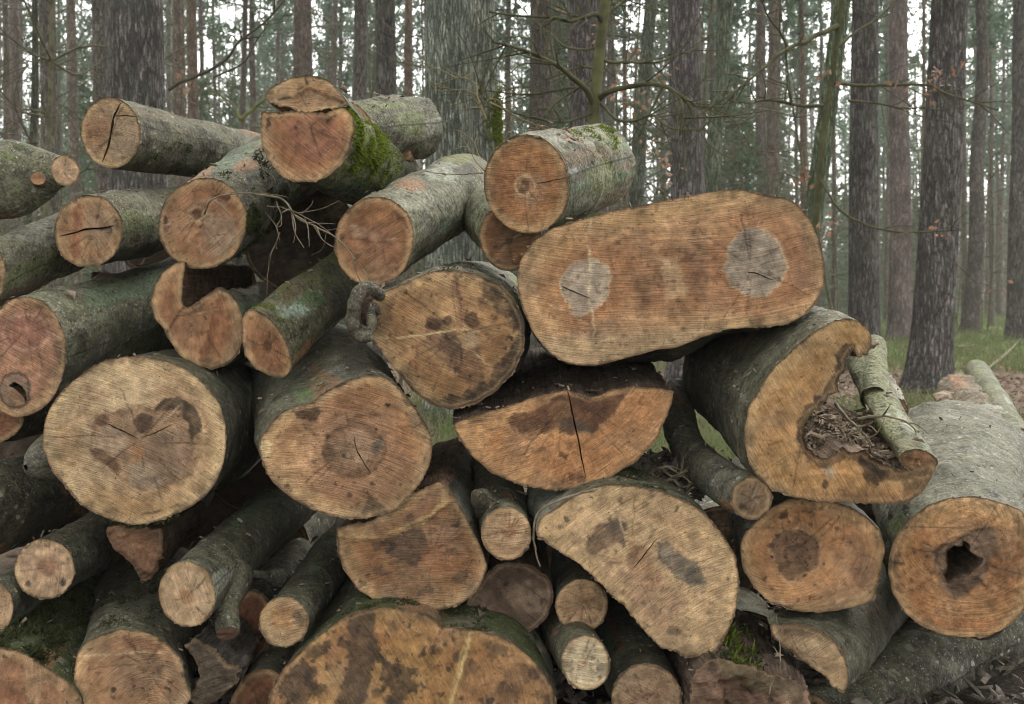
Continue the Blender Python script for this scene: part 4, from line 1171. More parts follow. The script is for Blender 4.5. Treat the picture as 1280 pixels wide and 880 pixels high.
log('L23', 'branch_log', 'upper of two small pale round log ends below the pale sawn off log', ell(727, 757, 32.5, 34, 10, 0.02), 2.34,
    dict(c=((186, 152, 116), (170, 132, 96)), pith=(730, 755), saw=8, sawf=170, marks=[('line', [(708, 778), (722, 762), (733, 752)], (122, 86, 58), 0.8, 4), ('patch', ('e', 734, 752, 10, 5), (120, 84, 56), 0.6, 4, 5), ('spots', (70, 58, 48), 60, 0.24, 0.7)]),
    rear=(716, 682, 3.1), rs=1.15, tint=(0.135, 0.14, 0.115))
log('L24', 'branch_log', 'palest small log end with a grey spot near its edge, low in the pile', ell(732.5, 828.5, 31, 35, -12, 0.02), 2.22,
    dict(c=((214, 188, 152), (198, 166, 126)), pith=(728, 830), saw=-12, marks=[('patch', ('e', 754, 836, 9, 8), (104, 94, 82), 0.75, 4, 5), ('patch', ('e', 728, 828, 6, 6), (178, 138, 96), 0.6, 4, 4), ('spots', (84, 72, 60), 55, 0.28, 0.75)]),
    rear=(676, 742, 2.95), rs=1.15, tint=(0.17, 0.175, 0.135), moss=0.3)
log('L25', 'branch_log', 'grey barked branch log with a pinkish tan end at the pile bottom', ell(808, 872, 44, 43, 0, 0.02), 2.27,
    dict(c=((188, 154, 122), (172, 132, 100)), pith=(806, 876), saw=-30, sawf=165, marks=[('line', [(780, 880), (806, 868), (820, 866)], (110, 72, 48), 0.7, 4), ('spots', (84, 66, 54), 60, 0.3, 0.6)]),
    rear=(752, 742, 3.1), rs=1.1, tint=(0.155, 0.165, 0.135))

log('L26', 'beech_log', 'huge flat topped log at the bottom, face speckled with dark mould blotches',
    [(333, 900), (334, 876), (342, 854), (356, 834), (378, 811), (400, 793), (424, 775), (444, 764), (476, 758), (512, 762), (536, 767), (546, 774), (551, 783), (556, 782), (566, 783), (598, 788), (625, 796), (644, 806), (664, 822), (682, 842), (693, 862), (697, 890), (690, 915),
     (660, 934), (600, 940), (520, 941), (440, 940), (370, 930)], 2.22,
    dict(c=((176, 130, 74), (158, 108, 62)), pith=(560, 900), saw=-66, sawf=120, rings=0.05, grime=0.8, checks=0, sap=0.15,
         marks=[('patch', ('p', [(436, 762), (470, 765), (470, 800), (478, 820), (470, 830), (462, 850), (452, 890), (422, 890), (428, 850), (440, 820), (434, 800)]), (78, 64, 54), 0.88, 5, 8),
                ('patch', ('p', [(650, 826), (662, 840), (650, 868), (640, 890), (585, 890), (610, 868), (625, 850)]), (76, 62, 52), 0.88, 6, 10),
                ('patch', ('p', [(570, 850), (640, 810), (690, 860), (690, 890), (570, 890)]), (158, 112, 76), 0.6, 14, 12),
                ('patch', ('p', [(345, 850), (380, 812), (430, 780), (440, 800), (400, 850), (370, 890), (340, 890)]), (166, 116, 76), 0.5, 12, 12),
                ('patch', ('p', [(350, 850), (372, 826), (392, 832), (400, 856), (384, 880), (356, 884)]), (74, 62, 52), 0.8, 6, 22), ('patch', ('p', [(476, 826), (500, 830), (520, 846), (516, 872), (490, 880), (478, 856)]), (72, 60, 50), 0.85, 5, 22), ('patch', ('p', [(600, 800), (634, 808), (640, 824), (612, 822)]), (84, 68, 56), 0.7, 6, 16), ('patch', ('p', [(384, 812), (408, 796), (418, 806), (396, 828)]), (80, 66, 54), 0.75, 5, 14), ('spots', (66, 56, 50), 26, 0.1, 0.85, ('e', 515, 850, 200, 100), 10), ('spots', (60, 50, 44), 60, -0.1, 0.8),
                ('line', [(552, 784), (544, 800), (540, 824)], (70, 52, 40), 0.8, 4), ('line', [(588, 792), (576, 840), (562, 885)], (216, 182, 116), 0.9, 4), ('line', [(582, 800), (568, 850), (556, 890)], (206, 170, 106), 0.6, 3)]),
    L=0.85, circ=0.3, tint=(0.13, 0.13, 0.10), moss=0.75, knots=2, ctr=(515, 850))

log('L27', 'branch_log', 'slender log with a pale oval end and a broken side stub hanging below', ell(234, 742.5, 36, 41, -12, 0.02), 2.18,
    dict(c=((204, 168, 132), (188, 148, 110)), pith=(233, 748), saw=-70, sawf=170, marks=[('patch', ('e', 232, 744, 9, 9), (168, 120, 82), 0.8, 5, 5)]),
    rear=(392, 598, 3.15), rs=1.1, tint=(0.125, 0.13, 0.105), moss=0.45, knots=2)
stub('L27', 280, 722, 2.34, (285, 792, 2.22), 0.066, 0.026, (120, 94, 76), 'branch_stub', (0.135, 0.14, 0.115))

log('L28', 'branch_log', 'small log end with grey smudges and a thin twig stump at its upper side', ell(355, 777, 31, 32, 20, 0.025), 2.28,
    dict(c=((186, 150, 108), (168, 126, 84)), pith=(358, 776), saw=20, marks=[('patch', ('e', 356, 772, 14, 14), (168, 118, 70), 0.6, 6, 6), ('spots', (96, 84, 72), 28, 0.08, 0.75), ('patch', ('e', 372, 768, 6, 8), (90, 78, 68), 0.6, 3, 4)]),
    rear=(452, 652, 3.1), rs=1.1, tint=(0.16, 0.17, 0.14), moss=0.35)
stub('L28', 350, 722, 2.5, (311, 716, 2.42), 0.022, 0.009, (120, 84, 62), 'branch_stub', (0.13, 0.135, 0.11))

log('L29', 'branch_log', 'small log with a pinkish pale end and a red brown smudge at its centre', ell(56, 711.5, 38, 37.5, 8, 0.02), 2.3,
    dict(c=((200, 166, 136), (184, 146, 114)), pith=(62, 708), saw=84, sawf=175, marks=[('patch', ('p', [(48, 706), (56, 700), (70, 696), (74, 710), (62, 720), (52, 716)]), (152, 106, 80), 0.75, 5, 6), ('spots', (64, 56, 50), 40, 0.34, 0.9), ('patch', ('e', 79, 728, 4, 6), (66, 56, 50), 0.85, 2, 2), ('patch', ('e', 35, 731, 4, 4), (66, 56, 50), 0.85, 2, 2)]),
    rear=(238, 612, 3.2), rs=1.15, tint=(0.12, 0.125, 0.105), moss=0.4)
log('L30', 'branch_log', 'small spotted log end cut off by the frame, next below the pinkish pale one', ell(-9, 761, 26, 33, 5, 0.02), 2.28,
    dict(c=((190, 150, 114), (172, 128, 92)), saw=80, marks=[('spots', (70, 58, 50), 55, 0.2, 0.85)]), rear=(150, 655, 3.0), rs=1.2, tint=(0.13, 0.135, 0.115))

log('L31', 'beech_log', 'broken log at the bottom with a pale scratch across its orange face', [(95, 822), (104, 806), (122, 794), (150, 786), (178, 789), (206, 800), (226, 822), (232, 848), (240, 872), (226, 890), (212, 912), (180, 930), (140, 930), (110, 912), (96, 880), (92, 850)], 2.22,
    dict(c=((184, 138, 100), (166, 118, 80)), pith=(180, 830), arc=(190, 900), rings=0.06, sawf=120, marks=[('line', [(98, 820), (160, 816), (226, 815)], (220, 184, 140), 0.9, 2.5), ('patch', ('p', [(150, 790), (200, 800), (215, 815), (160, 812)]), (148, 98, 66), 0.5, 6, 8),
         ('patch', ('e', 140, 863, 4, 4), (50, 40, 34), 0.9, 2, 1), ('spots', (60, 48, 40), 60, 0.32, 0.8)]),
    rear=(196, 742, 2.9), rs=1.2, tint=(0.145, 0.15, 0.125), moss=0.4, ctr=(165, 858))
log('L32', 'beech_log', 'low log capped with dark moss above its reddish tan face', [(-70, 880), (-60, 840), (-30, 815), (0, 808), (22, 812), (44, 822), (62, 836), (82, 848), (98, 866), (106, 890), (96, 920), (60, 940), (0, 945), (-50, 930)], 2.18,
    dict(c=((180, 138, 104), (160, 112, 80)), pith=(10, 890), arc=(-80, 860), rings=0.07, zones=[((130, 80, 54), 0.3, 0.12, 0.6)], marks=[('patch', ('p', [(30, 820), (60, 836), (50, 880), (34, 880)]), (190, 150, 112), 0.6, 6, 6), ('spots', (70, 56, 46), 50, 0.3, 0.8)]),
    rear=(120, 742, 2.95), rs=1.0, tint=(0.12, 0.12, 0.095), moss=0.75, ctr=(16, 878))
log('L33', 'beech_log', 'dark barked thick log running into the frame under the hollow knot log', ell(-75, 650, 52, 62), 2.3, dict(c=TAN), rear=(128, 606, 2.9), rs=1.0, tint=(0.085, 0.08, 0.062), knots=4)
log('L34', 'beech_log', 'reddish sliver of a log face under the pinkish hollow knot log', ell(-16, 528, 46, 28, -12), 2.42,
    dict(c=((160, 108, 76), (140, 88, 60)), saw=-20, marks=GRIT), rear=(110, 500, 3.2), tint=(0.1, 0.1, 0.08))
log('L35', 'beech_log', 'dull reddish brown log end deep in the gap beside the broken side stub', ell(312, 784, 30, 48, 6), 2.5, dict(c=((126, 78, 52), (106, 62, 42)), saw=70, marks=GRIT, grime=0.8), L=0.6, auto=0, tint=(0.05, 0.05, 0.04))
log('L36', 'beech_log', 'low reddish log half hidden against the side of the huge speckled log', ell(324, 896, 40, 62, 14), 2.34, dict(c=((146, 98, 68), (124, 78, 54)), saw=60, marks=GRIT + [('spots', (60, 48, 40), 30, 0.05, 0.7)], grime=0.8), rear=(392, 790, 2.9), tint=(0.12, 0.125, 0.10))

L37o = [(1090, 424), (1086, 412), (1076, 403), (1061, 397), (1043, 401), (1021, 412), (993, 434), (969, 458), (950, 483), (935, 510), (931, 535), (931, 556), (937, 581), (947, 598), (966, 613), (993, 622), (1024, 626), (1055, 628), (1086, 629), (1118, 630), (1136, 627), (1150, 618), (1163, 600), (1170, 582), (1168, 574), (1150, 582),
        (1129, 586), (1101, 578), (1079, 563), (1055, 560), (1030, 572), (1015, 566), (1006, 546), (1009, 528), (1024, 510), (1040, 498), (1049, 477), (1058, 452), (1066, 436), (1068, 442), (1074, 446), (1083, 444), (1088, 436)]
log('L37', 'hollow_log', 'log with a C shaped face curling round a rotten hollow full of debris', L37o, 2.20,
    dict(c=((194, 148, 92), (180, 130, 76)), pith=(1000, 560), saw=-60, rings=0.05, sawf=140,
         relief=[(('p', [(1000, 535), (1014, 540), (1020, 570), (1060, 556), (1110, 580), (1060, 590), (1010, 590)]), -7, 6, 1)],
         marks=[('patch', ('p', [(994, 530), (1008, 508), (1026, 494), (1036, 474), (1046, 446), (1055, 430), (1074, 430), (1062, 470), (1040, 505), (1016, 530), (1014, 570), (998, 562)]), (66, 48, 36), 0.9, 4, 8),
                ('patch', ('p', [(998, 548), (1010, 574), (1030, 586), (1055, 574), (1078, 582), (1104, 598), (1132, 602), (1172, 586), (1172, 566), (1130, 576), (1100, 566), (1060, 546), (1015, 550)]), (104, 76, 54), 0.85, 5, 9),
                ('patch', ('p', [(1072, 572), (1100, 572), (1110, 600), (1084, 604)]), (52, 40, 32), 0.85, 5, 9), ('patch', ('p', [(1124, 606), (1168, 590), (1160, 620), (1128, 628)]), (74, 54, 40), 0.75, 6, 9),
                ('patch', ('p', [(1050, 404), (1084, 406), (1086, 434), (1064, 432), (1040, 426)]), (190, 138, 70), 0.5, 8, 8), ('patch', ('p', [(1050, 412), (1072, 420), (1076, 432), (1056, 424)]), (138, 92, 48), 0.6, 5, 6),
                ('patch', ('p', [(990, 612), (1100, 608), (1150, 612), (1120, 632), (1000, 626)]), (172, 116, 66), 0.6, 7, 8), ('patch', ('p', [(940, 590), (960, 596), (956, 610), (944, 602)]), (80, 60, 44), 0.7, 4, 6),
                ('patch', ('e', 1038, 590, 6, 8), (150, 134, 116), 0.7, 3, 3), ('patch', ('e', 1032, 607, 4, 5), (62, 46, 34), 0.9, 2, 3), ('patch', ('e', 1093, 588, 4, 4), (40, 30, 24), 0.9, 2, 2),
                ('line', [(960, 512), (980, 518)], (120, 84, 50), 0.6, 2), ('line', [(962, 556), (978, 550)], (110, 78, 48), 0.7, 3), ('line', [(1083, 592), (1082, 618)], (90, 60, 40), 0.6, 4)]),
    rear=(922, 448, 2.85), rs=0.92, circ=0.0, wood=[(24, 42), (42, 0)], wood_tint=(0.20, 0.145, 0.10), tint=(0.125, 0.13, 0.105), knots=2, ctr=(1030, 520), nb=0.75, sm=0.8, M_=56, amp=1.0, jag=1.5)

log('L39', 'hollow_log', 'long grey log with a jagged black hole through its orange face', [(1112, 692), (1110, 716), (1115, 740), (1129, 764), (1150, 782), (1177, 793), (1204, 797), (1235, 796), (1262, 782), (1280, 762), (1292, 730), (1294, 690), (1288, 655), (1276, 637), (1252, 628), (1221, 620), (1187, 622), (1160, 631), (1138, 648), (1120, 670)], 2.24,
    dict(c=((178, 128, 82), (160, 106, 60)), pith=(1205, 702), arc=(1205, 660), rings=0.10, sawf=90,
         hollows=[([(1184, 686), (1190, 680), (1198, 684), (1206, 675), (1213, 680), (1212, 690), (1221, 697), (1229, 698), (1226, 707), (1218, 712), (1214, 720), (1204, 716), (1198, 724), (1186, 729), (1181, 718), (1187, 708), (1183, 697)], 0.45, 0.35)],
         relief=[(('p', [(1168, 690), (1180, 684), (1210, 666), (1240, 660), (1246, 700), (1230, 740), (1200, 750), (1172, 730)]), -11, 7, 1)],
         marks=[('patch', ('p', [(1166, 690), (1178, 682), (1196, 676), (1210, 666), (1234, 656), (1246, 660), (1244, 700), (1230, 730), (1208, 744), (1190, 748), (1176, 734), (1170, 712)]), (136, 110, 92), 0.85, 5, 8),
                ('patch', ('p', [(1182, 734), (1206, 722), (1226, 722), (1214, 744), (1192, 750)]), (88, 66, 54), 0.75, 4, 6), ('edge', ('e', 1205, 702, 30, 32), (80, 58, 44), 0.5, 4, 9),
                ('patch', ('p', [(1150, 640), (1200, 628), (1260, 640), (1270, 660), (1220, 650), (1160, 664)]), (182, 136, 84), 0.5, 8, 8), ('patch', ('p', [(1116, 690), (1140, 660), (1160, 670), (1134, 740), (1120, 740)]), (168, 112, 62), 0.5, 10, 9),
                ('patch', ('p', [(1140, 760), (1180, 774), (1240, 776), (1270, 760), (1240, 792), (1180, 790)]), (160, 96, 52), 0.6, 7, 8), ('line', [(1112, 700), (1120, 703), (1128, 704)], (40, 30, 22), 0.95, 6), ('line', [(1272, 640), (1274, 690), (1272, 740)], (110, 76, 46), 0.6, 3),
                ('spots', (80, 58, 40), 50, 0.28, 0.6)]),
    rear=(1188, 596, 3.7), rs=1.72, circ=0.7, tint=(0.15, 0.15, 0.13), moss=0.3, knots=9, nb=0.7, M_=70, amp=1.8)

log('L40', 'beech_log', 'log with a dark crumbly round heart and a small knot at its pointed edge', [(925, 682), (928, 710), (941, 733), (962, 753), (990, 763), (1024, 766), (1052, 762), (1078, 756), (1093, 749), (1099, 723), (1107, 688), (1101, 664), (1084, 646), (1062, 633), (1040, 627), (1013, 622), (985, 624), (962, 636), (942, 655), (930, 668)], 2.30,
    dict(c=((180, 128, 82), (164, 110, 66)), pith=(992, 692), arc=(980, 660), rings=0.09, sawf=100,
         relief=[(('e', 993, 693, 31, 35), -3, 3, 1)],
         marks=[('patch', ('p', [(966, 668), (980, 660), (1000, 660), (1020, 668), (1026, 684), (1024, 706), (1004, 722), (984, 731), (974, 718), (964, 700), (962, 684)]), (110, 82, 64), 0.9, 3, 6),
                ('edge', ('p', [(966, 668), (980, 660), (1000, 660), (1020, 668), (1026, 684), (1024, 706), (1004, 722), (984, 731), (974, 718), (964, 700), (962, 684)]), (188, 146, 104), 0.7, 3, 5),
                ('spots', (44, 34, 28), 90, 0.0, 0.95, ('e', 994, 692, 29, 33), 5), ('patch', ('e', 1082, 714, 16, 20), (168, 124, 92), 0.8, 5, 5), ('edge', ('e', 1082, 714, 16, 20), (116, 76, 48), 0.5, 3, 4),
                ('edge', ('e', 1050, 700, 26, 26), (126, 82, 52), 0.45, 3, 5), ('spots', (44, 34, 28), 50, 0.0, 0.85, ('p', [(930, 660), (970, 640), (1010, 632), (1000, 652), (950, 676)]), 8)] + GRIT),
    rear=(962, 612, 3.1), rs=1.0, tint=(0.115, 0.115, 0.095), ctr=(1015, 694))

log('L41', 'quarter_log', 'half round piece with a pale curved face below the crumbly heart log', [(958, 770), (960, 780), (980, 779), (1003, 780), (1027, 788), (1046, 804), (1057, 824), (1061, 846), (1056, 867), (1044, 860), (1030, 846), (1007, 831), (996, 819), (976, 807), (964, 792)], 2.25,
    dict(c=((200, 164, 124), (184, 142, 102)), pith=(1000, 820), saw=40, marks=[('spots', (84, 62, 44), 40, 0.3, 0.6), ('patch', ('p', [(980, 806), (1000, 812), (1010, 830), (990, 822)]), (120, 84, 54), 0.7, 4, 5)]),
    rear=(1118, 730, 3.0), rs=1.0, circ=0.0, wood=[(8, 14), (14, 0)], wood_tint=(0.13, 0.085, 0.05), tint=(0.185, 0.195, 0.165), ctr=(1010, 818), knots=2)
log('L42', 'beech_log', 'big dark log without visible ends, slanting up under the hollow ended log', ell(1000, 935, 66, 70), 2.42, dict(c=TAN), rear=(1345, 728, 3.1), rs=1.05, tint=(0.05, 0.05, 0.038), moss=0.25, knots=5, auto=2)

log('L43', 'branch_log', 'thin bent dark branch log with a small spotted end under the orange half log', ell(939.5, 623, 26, 27, 0, 0.02), 2.21,
    dict(c=((150, 122, 92), (128, 98, 72)), pith=(940, 622), saw=70, marks=[('spots', (52, 42, 34), 40, 0.0, 0.85, ('p', [(910, 600), (944, 596), (930, 640), (916, 640)]), 8)] + GRIT),
    rear=(846, 492, 2.85), rs=0.95, bend=(-0.045, 0, -0.035), tint=(0.115, 0.12, 0.105), nb=0.35, knots=2)

# green forked branch lying in the hollow, and what lies about behind
log('L38', 'forked_branch', 'olive green forked branch lying in the C shaped log', ell(1148, 576, 24, 14, 8, 0.03), 2.20,
    dict(c=((166, 118, 78), (142, 96, 62)), saw=-10, marks=GRIT), rear=(1076, 442, 2.72), rs=1.05, tint=(0.215, 0.24, 0.13), moss=0.2, nb=0.2, knots=3, bend=(-0.012, 0, 0.0), nvec=(0.25, -0.8, -0.35))
stub('L38', 1094, 500, 2.46, (1092, 431, 2.70), 0.036, 0.034, (120, 110, 84), 'fork_arm', (0.22, 0.245, 0.14))
log('L47', 'branch_log', 'olive green log lying alone on the ground beyond the pile', ell(1274, 551, 21, 16, 15), 3.9, dict(c=((184, 136, 108), (160, 112, 84))), rear=(1221, 464, 5.2), rs=1.15,
    tint=(0.185, 0.21, 0.125), moss=0.3, group='logs lying behind the pile', knots=4)
log('L49', 'old_log', 'flaking reddish brown log lying behind the long grey log', ell(1262, 556, 34, 28), 4.0, dict(c=TAN), rear=(1196, 490, 5.0), rs=1.0, tint=(0.22, 0.16, 0.125), moss=0.1, group='logs lying behind the pile', knots=6, amp=2.2)
log('L50', 'birch_log', 'short white barked log leaning behind the green fork', ell(1124, 512, 11, 15, -20), 3.3, dict(c=TAN), rear=(1104, 474, 3.6), rs=1.0, tint=(0.42, 0.40, 0.37), moss=0.0, group='logs lying behind the pile', amp=2.0)

# filler logs further in, added to close and darken the gaps
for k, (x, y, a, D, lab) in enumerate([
        (378, 300, 74, 3.0, 'added filler log, coloured like shade, deep in the gap under the mossy split log'),
        (318, 580, 66, 3.25, 'added filler log, coloured like shade, deep between the two largest round logs'),
        (330, 690, 60, 3.2, 'added filler log, coloured like shade, deep behind the slender stubbed log'),
        (120, 660, 50, 3.1, 'added filler log, coloured like shade, deep under the large pale log'),
        (690, 740, 70, 3.2, 'added filler log, coloured like shade, deep behind the small pale ends'),
        (560, 640, 44, 3.25, 'added filler log, coloured like shade, deep behind the small knotted log end'),
        (905, 690, 60, 3.3, 'added filler log, coloured like shade, deep beside the pale sawn off log'),
        (1100, 660, 58, 3.2, 'added filler log, coloured like shade, deep between the crumbly heart and the hollow one'),
        (930, 830, 70, 3.0, 'added filler log, coloured like shade, deep behind the rotten chunk'),
        (256, 650, 66, 3.5, 'added filler log, coloured like shade, deep between the pale round log and the slender stubbed one'),
        (10, 566, 66, 3.0, 'added filler log, coloured like shade, deep between the hollow knot log and the dark barked one'),
        (190, 300, 44, 3.2, 'added filler log, coloured like shade, deep behind the cracked log'),
        (600, 760, 60, 3.1, 'added filler log, coloured like shade, deep above the huge speckled log')]):
    log('F%d' % k, 'beech_log', lab, ell(x, y, a, a * 0.95), D, dict(c=((78, 62, 48), (62, 48, 38)), marks=GRIT, grime=0.9, sap=0.0), L=0.9, auto=0, tint=(0.04, 0.04, 0.032), M_=20)  # dark face and bark colours stand in for the shade of the gaps
# ---------------------------------------------------------------- torn pieces, moss, twigs and scraps
def chunk(key, part, host, poly, D, L, c, wt, seed=0, rough=8):
    e = bpy.data.objects.new(part, None); COL.objects.link(e); e.parent = LOGS[host]['root']
    log(key, part, None, poly, D, dict(c=c, relief=[(('p', poly), rough, 6, 1)], grime=0.7, rim=0.001, sap=0.0, checks=0, marks=[('spots', (50, 38, 30), 60, 0.1, 0.8)]), L=L, wood=[(0, len(poly) - 1), (len(poly) - 1, 0)],
        wood_tint=wt, circ=0.1, rs=0.8, extra_parent=e, sm=0.6, amp=1.8, knots=0, split_name='torn_wood')


chunk('L16r', 'root_flare', 'L16', [(133, 659), (150, 656), (175, 660), (203, 660), (205, 690), (197, 712), (190, 726), (178, 727), (170, 712), (158, 697), (146, 688), (136, 676)], 2.34, 0.35,
      ((140, 98, 70), (104, 72, 52)), (0.12, 0.08, 0.05), rough=14)
chunk('L31s', 'torn_splinter', 'L31', [(228, 806), (244, 798), (262, 806), (280, 824), (302, 838), (292, 858), (266, 878), (244, 886), (236, 870), (250, 850), (246, 826)], 2.26, 0.3,
      ((118, 98, 80), (84, 70, 58)), (0.13, 0.11, 0.09), rough=12)
chunk('L8s', 'torn_splinter', 'L8', [(488, 192), (514, 189), (516, 196), (508, 201), (490, 200)], 2.8, 0.12, ((150, 112, 80), (120, 86, 60)), (0.2, 0.14, 0.09), rough=2)

log('L44', 'rotten_log', 'crumbling pinkish brown rotten log end topped with moss and grass', [(864, 850), (870, 836), (884, 826), (905, 822), (925, 830), (945, 834), (962, 842), (985, 846), (1010, 862), (1016, 900), (960, 935), (880, 930), (862, 890)], 2.2,
    dict(c=((150, 116, 96), (116, 86, 68)), relief=[(('p', [(870, 850), (900, 830), (940, 838), (1000, 866), (1000, 930), (870, 930)]), 16, 10, 1), (('p', [(900, 850), (930, 846), (934, 900), (906, 905)]), -22, 8, 1)], grime=0.8, rim=0.001, sap=0.0, checks=0,
         marks=[('spots', (60, 46, 36), 26, 0.0, 0.85), ('patch', ('p', [(890, 826), (960, 838), (1010, 862), (1000, 880), (920, 850)]), (84, 76, 48), 0.7, 6, 12)]),
    L=0.5, wood=[(0, 9), (9, 12), (12, 0)], wood_tint=(0.14, 0.10, 0.075), amp=2.2, circ=0.2, split_name='torn_wood', cat='log', group='logs stacked in the pile')

moss_tufts('L7', -38, 42, 0.06, 0.62, 1700, 0.014, 'moss', 3, thresh=-0.02)
moss_tufts('L11', 22, 84, 0.62, 1.0, 1000, 0.008, 'moss', 4, thresh=0.02)
moss_tufts('L6', -75, 20, 0.0, 0.40, 1700, 0.013, 'darkmoss', 5, thresh=0.0)
moss_tufts('L6', 20, 75, 0.05, 0.6, 700, 0.010, 'darkmoss', 6, thresh=0.12)
moss_tufts('L32', 35, 110, 0.0, 0.6, 2600, 0.014, 'darkmoss', 7, thresh=-0.15)
moss_tufts('L26', 35, 140, 0.01, 0.3, 1300, 0.010, 'darkmoss', 8, thresh=0.06)
moss_tufts('L1', -80, 10, 0.1, 0.7, 900, 0.008, 'darkmoss', 9, thresh=0.1)
moss_tufts('L14', 40, 130, 0.1, 0.9, 1200, 0.007, 'moss', 10, thresh=0.08)
moss_tufts('L16', -110, -60, 0.0, 0.3, 900, 0.012, 'darkmoss', 11, thresh=0.0)
moss_tufts('L44', 50, 130, 0.0, 0.7, 700, 0.016, 'darkmoss', 12, thresh=-0.05)
moss_tufts('L44', 60, 120, 0.0, 0.5, 160, 0.03, 'moss', 18, thresh=0.05, name='grass_leaves')
moss_tufts('L31', 60, 130, 0.1, 0.9, 900, 0.010, 'darkmoss', 13, thresh=0.05)
moss_tufts('L19', 60, 120, 0.03, 0.6, 900, 0.010, 'darkmoss', 14, thresh=0.05)
moss_tufts('L13', 60, 120, 0.0, 0.4, 500, 0.007, 'darkmoss', 15, thresh=0.15)

# the burr beside the round log: a thick lip of bark curled round a hole
d13 = LOGS['L13']['root']
mb = MB()
lp = np.array([P(x, y, z) for x, y, z in [(478, 372, 2.33), (465, 361, 2.31), (452, 364, 2.30), (445, 376, 2.29), (442, 392, 2.29), (442, 408, 2.29), (449, 417, 2.29), (459, 418, 2.29), (465, 408, 2.29), (463, 396, 2.30), (466, 384, 2.31), (474, 392, 2.33)]])
sp = smooth_path(lp, 70)
V, f = tube(sp, 0.0145 + 0.004 * np.sin(np.linspace(0, 5, 70)) + 0.003 * vnoise(sp * 60, 3), 14)
V = V + 0.005 * np.stack([fbm(V * 42, 3, 3), fbm(V * 42, 4, 3), fbm(V * 42, 5, 3)], -1)
mb.add(V, f)
o = mb.build('burr', M['bark'], d13, True, {'bk': V * 1.0, 'Col': np.zeros((len(V), 4))}); o.color = (0.15, 0.14, 0.12, 0.3)
V, f = tube(np.array([P(462, 388, 2.37), P(458, 391, 2.325), P(455, 393, 2.305)]), [0.035, 0.03, 0.012], 16)
o = MB().add(V + 0.003 * fbm(V * 60, 9, 3)[:, None], f).build('burr_core', M['inner'], d13); o.color = (0.16, 0.10, 0.07, 1)


# rotten scraps in the hollow of the C shaped log
def scraps(pts, nrmv, n, size, seed, long_=0.35, lay=0.014):
    r = np.random.default_rng(seed)
    k = r.integers(0, len(pts), n)
    c = pts[k] + r.normal(0, 0.008, (n, 3)) + nrmv[k] * r.uniform(0.0, lay, (n, 1))
    a = nrm(r.normal(size=(n, 3)) * np.array([1, 1, 0.5])); b = nrm(np.cross(a, r.normal(size=(n, 3)))); e = np.cross(a, b)
    s = (size * r.uniform(0.3, 1.0, n) ** 1.5)[:, None]
    A, B, E = a * s, b * s * r.uniform(0.2, long_, (n, 1)), e * s * r.uniform(0.06, 0.25, (n, 1))
    V = np.stack([c + x * A * (1 - 0.3 * y * z) + y * B + z * E for x in (-1, 1) for y in (-1, 1) for z in (-1, 1)], 1).reshape(-1, 3)
    q = np.array([(0, 1, 3, 2), (4, 6, 7, 5), (0, 4, 5, 1), (2, 3, 7, 6), (0, 2, 6, 4), (1, 5, 7, 3)])
    return V, [(q[None] + np.arange(n)[:, None, None] * 8).reshape(-1, 4)]


d = LOGS['L37']
fl = d['fl'] & np.roll(d['fl'], -1)
m = d['V'].shape[0]
W = d['V'][9:int(m * 0.62), fl].reshape(-1, 3); WN = d['RN'][9:int(m * 0.62), fl].reshape(-1, 3)
lowk = WN[:, 2] > -0.2
V, f = scraps(W[lowk], WN[lowk], 2800, 0.014, 21)
tag(mk('wood_debris', V, f, M['chip'], None, False), 'rotten chips and crumbs lying in the hollow of the C shaped log', kind='stuff')
cr = (W - np.array(P(1000, 540, 2.3)))
mb = MB()
r = np.random.default_rng(22)
V, f = scraps(W[lowk] + np.array([0, 0, -0.004]), WN[lowk], 420, 0.03, 23, 0.9)

# grit, chips and bark crumbs between and under the logs
pts = np.stack([r.uniform(-1.5, 1.7, 5200), r.uniform(1.75, 3.6, 5200), r.uniform(0.0, 0.03, 5200)], -1)
V, f = scraps(pts, np.tile([0, 0, 1.0], (5200, 1)), 5200, 0.028, 24, 0.5)
tag(mk('bark_crumbs', V, f, M['twig'], None, False), 'dark bark crumbs and chips covering the soil under the pile', kind='stuff')


def twig(label, path, w0, seed, subs=4, sl=0.10, mat='twig', w1=None, group=None, name='twig'):
    """A loose twig: path of (px, py, D), widths in photo pixels."""
    r = np.random.default_rng(seed)
    p = np.array([P(*q) for q in path])
    sp = smooth_path(p, 10 * len(p))
    sp = sp + 0.0025 * np.stack([fbm(sp * 50, seed, 2), fbm(sp * 50, seed + 1, 2), fbm(sp * 50, seed + 2, 2)], -1)
    mid = path[len(path) // 2][2]
    rad = np.linspace(w0, w1 or 0.9, len(sp)) / F * mid * 0.5
    mb = MB().tube(sp, rad, 7)
    dr = np.gradient(sp, axis=0)
    for _ in range(subs):
        k = r.integers(len(sp) // 5, len(sp) - 2)
        dv = nrm(nrm(dr[k]) + r.normal(0, 0.7, 3)); l = sl * r.uniform(0.4, 1.3)
        q = smooth_path([sp[k], sp[k] + dv * l * .5 + r.normal(0, l * .1, 3), sp[k] + dv * l + r.normal(0, l * .15, 3)], 8)
        mb.tube(q, np.linspace(min(rad[k], w0 * 0.4 / F * mid), 0.0006, 8), 5, cap=False)
    o = mb.build(name, M[mat])
    o.color = (1.35, 1.3, 1.1, 1)
    return tag(o, label, 'twig', group)


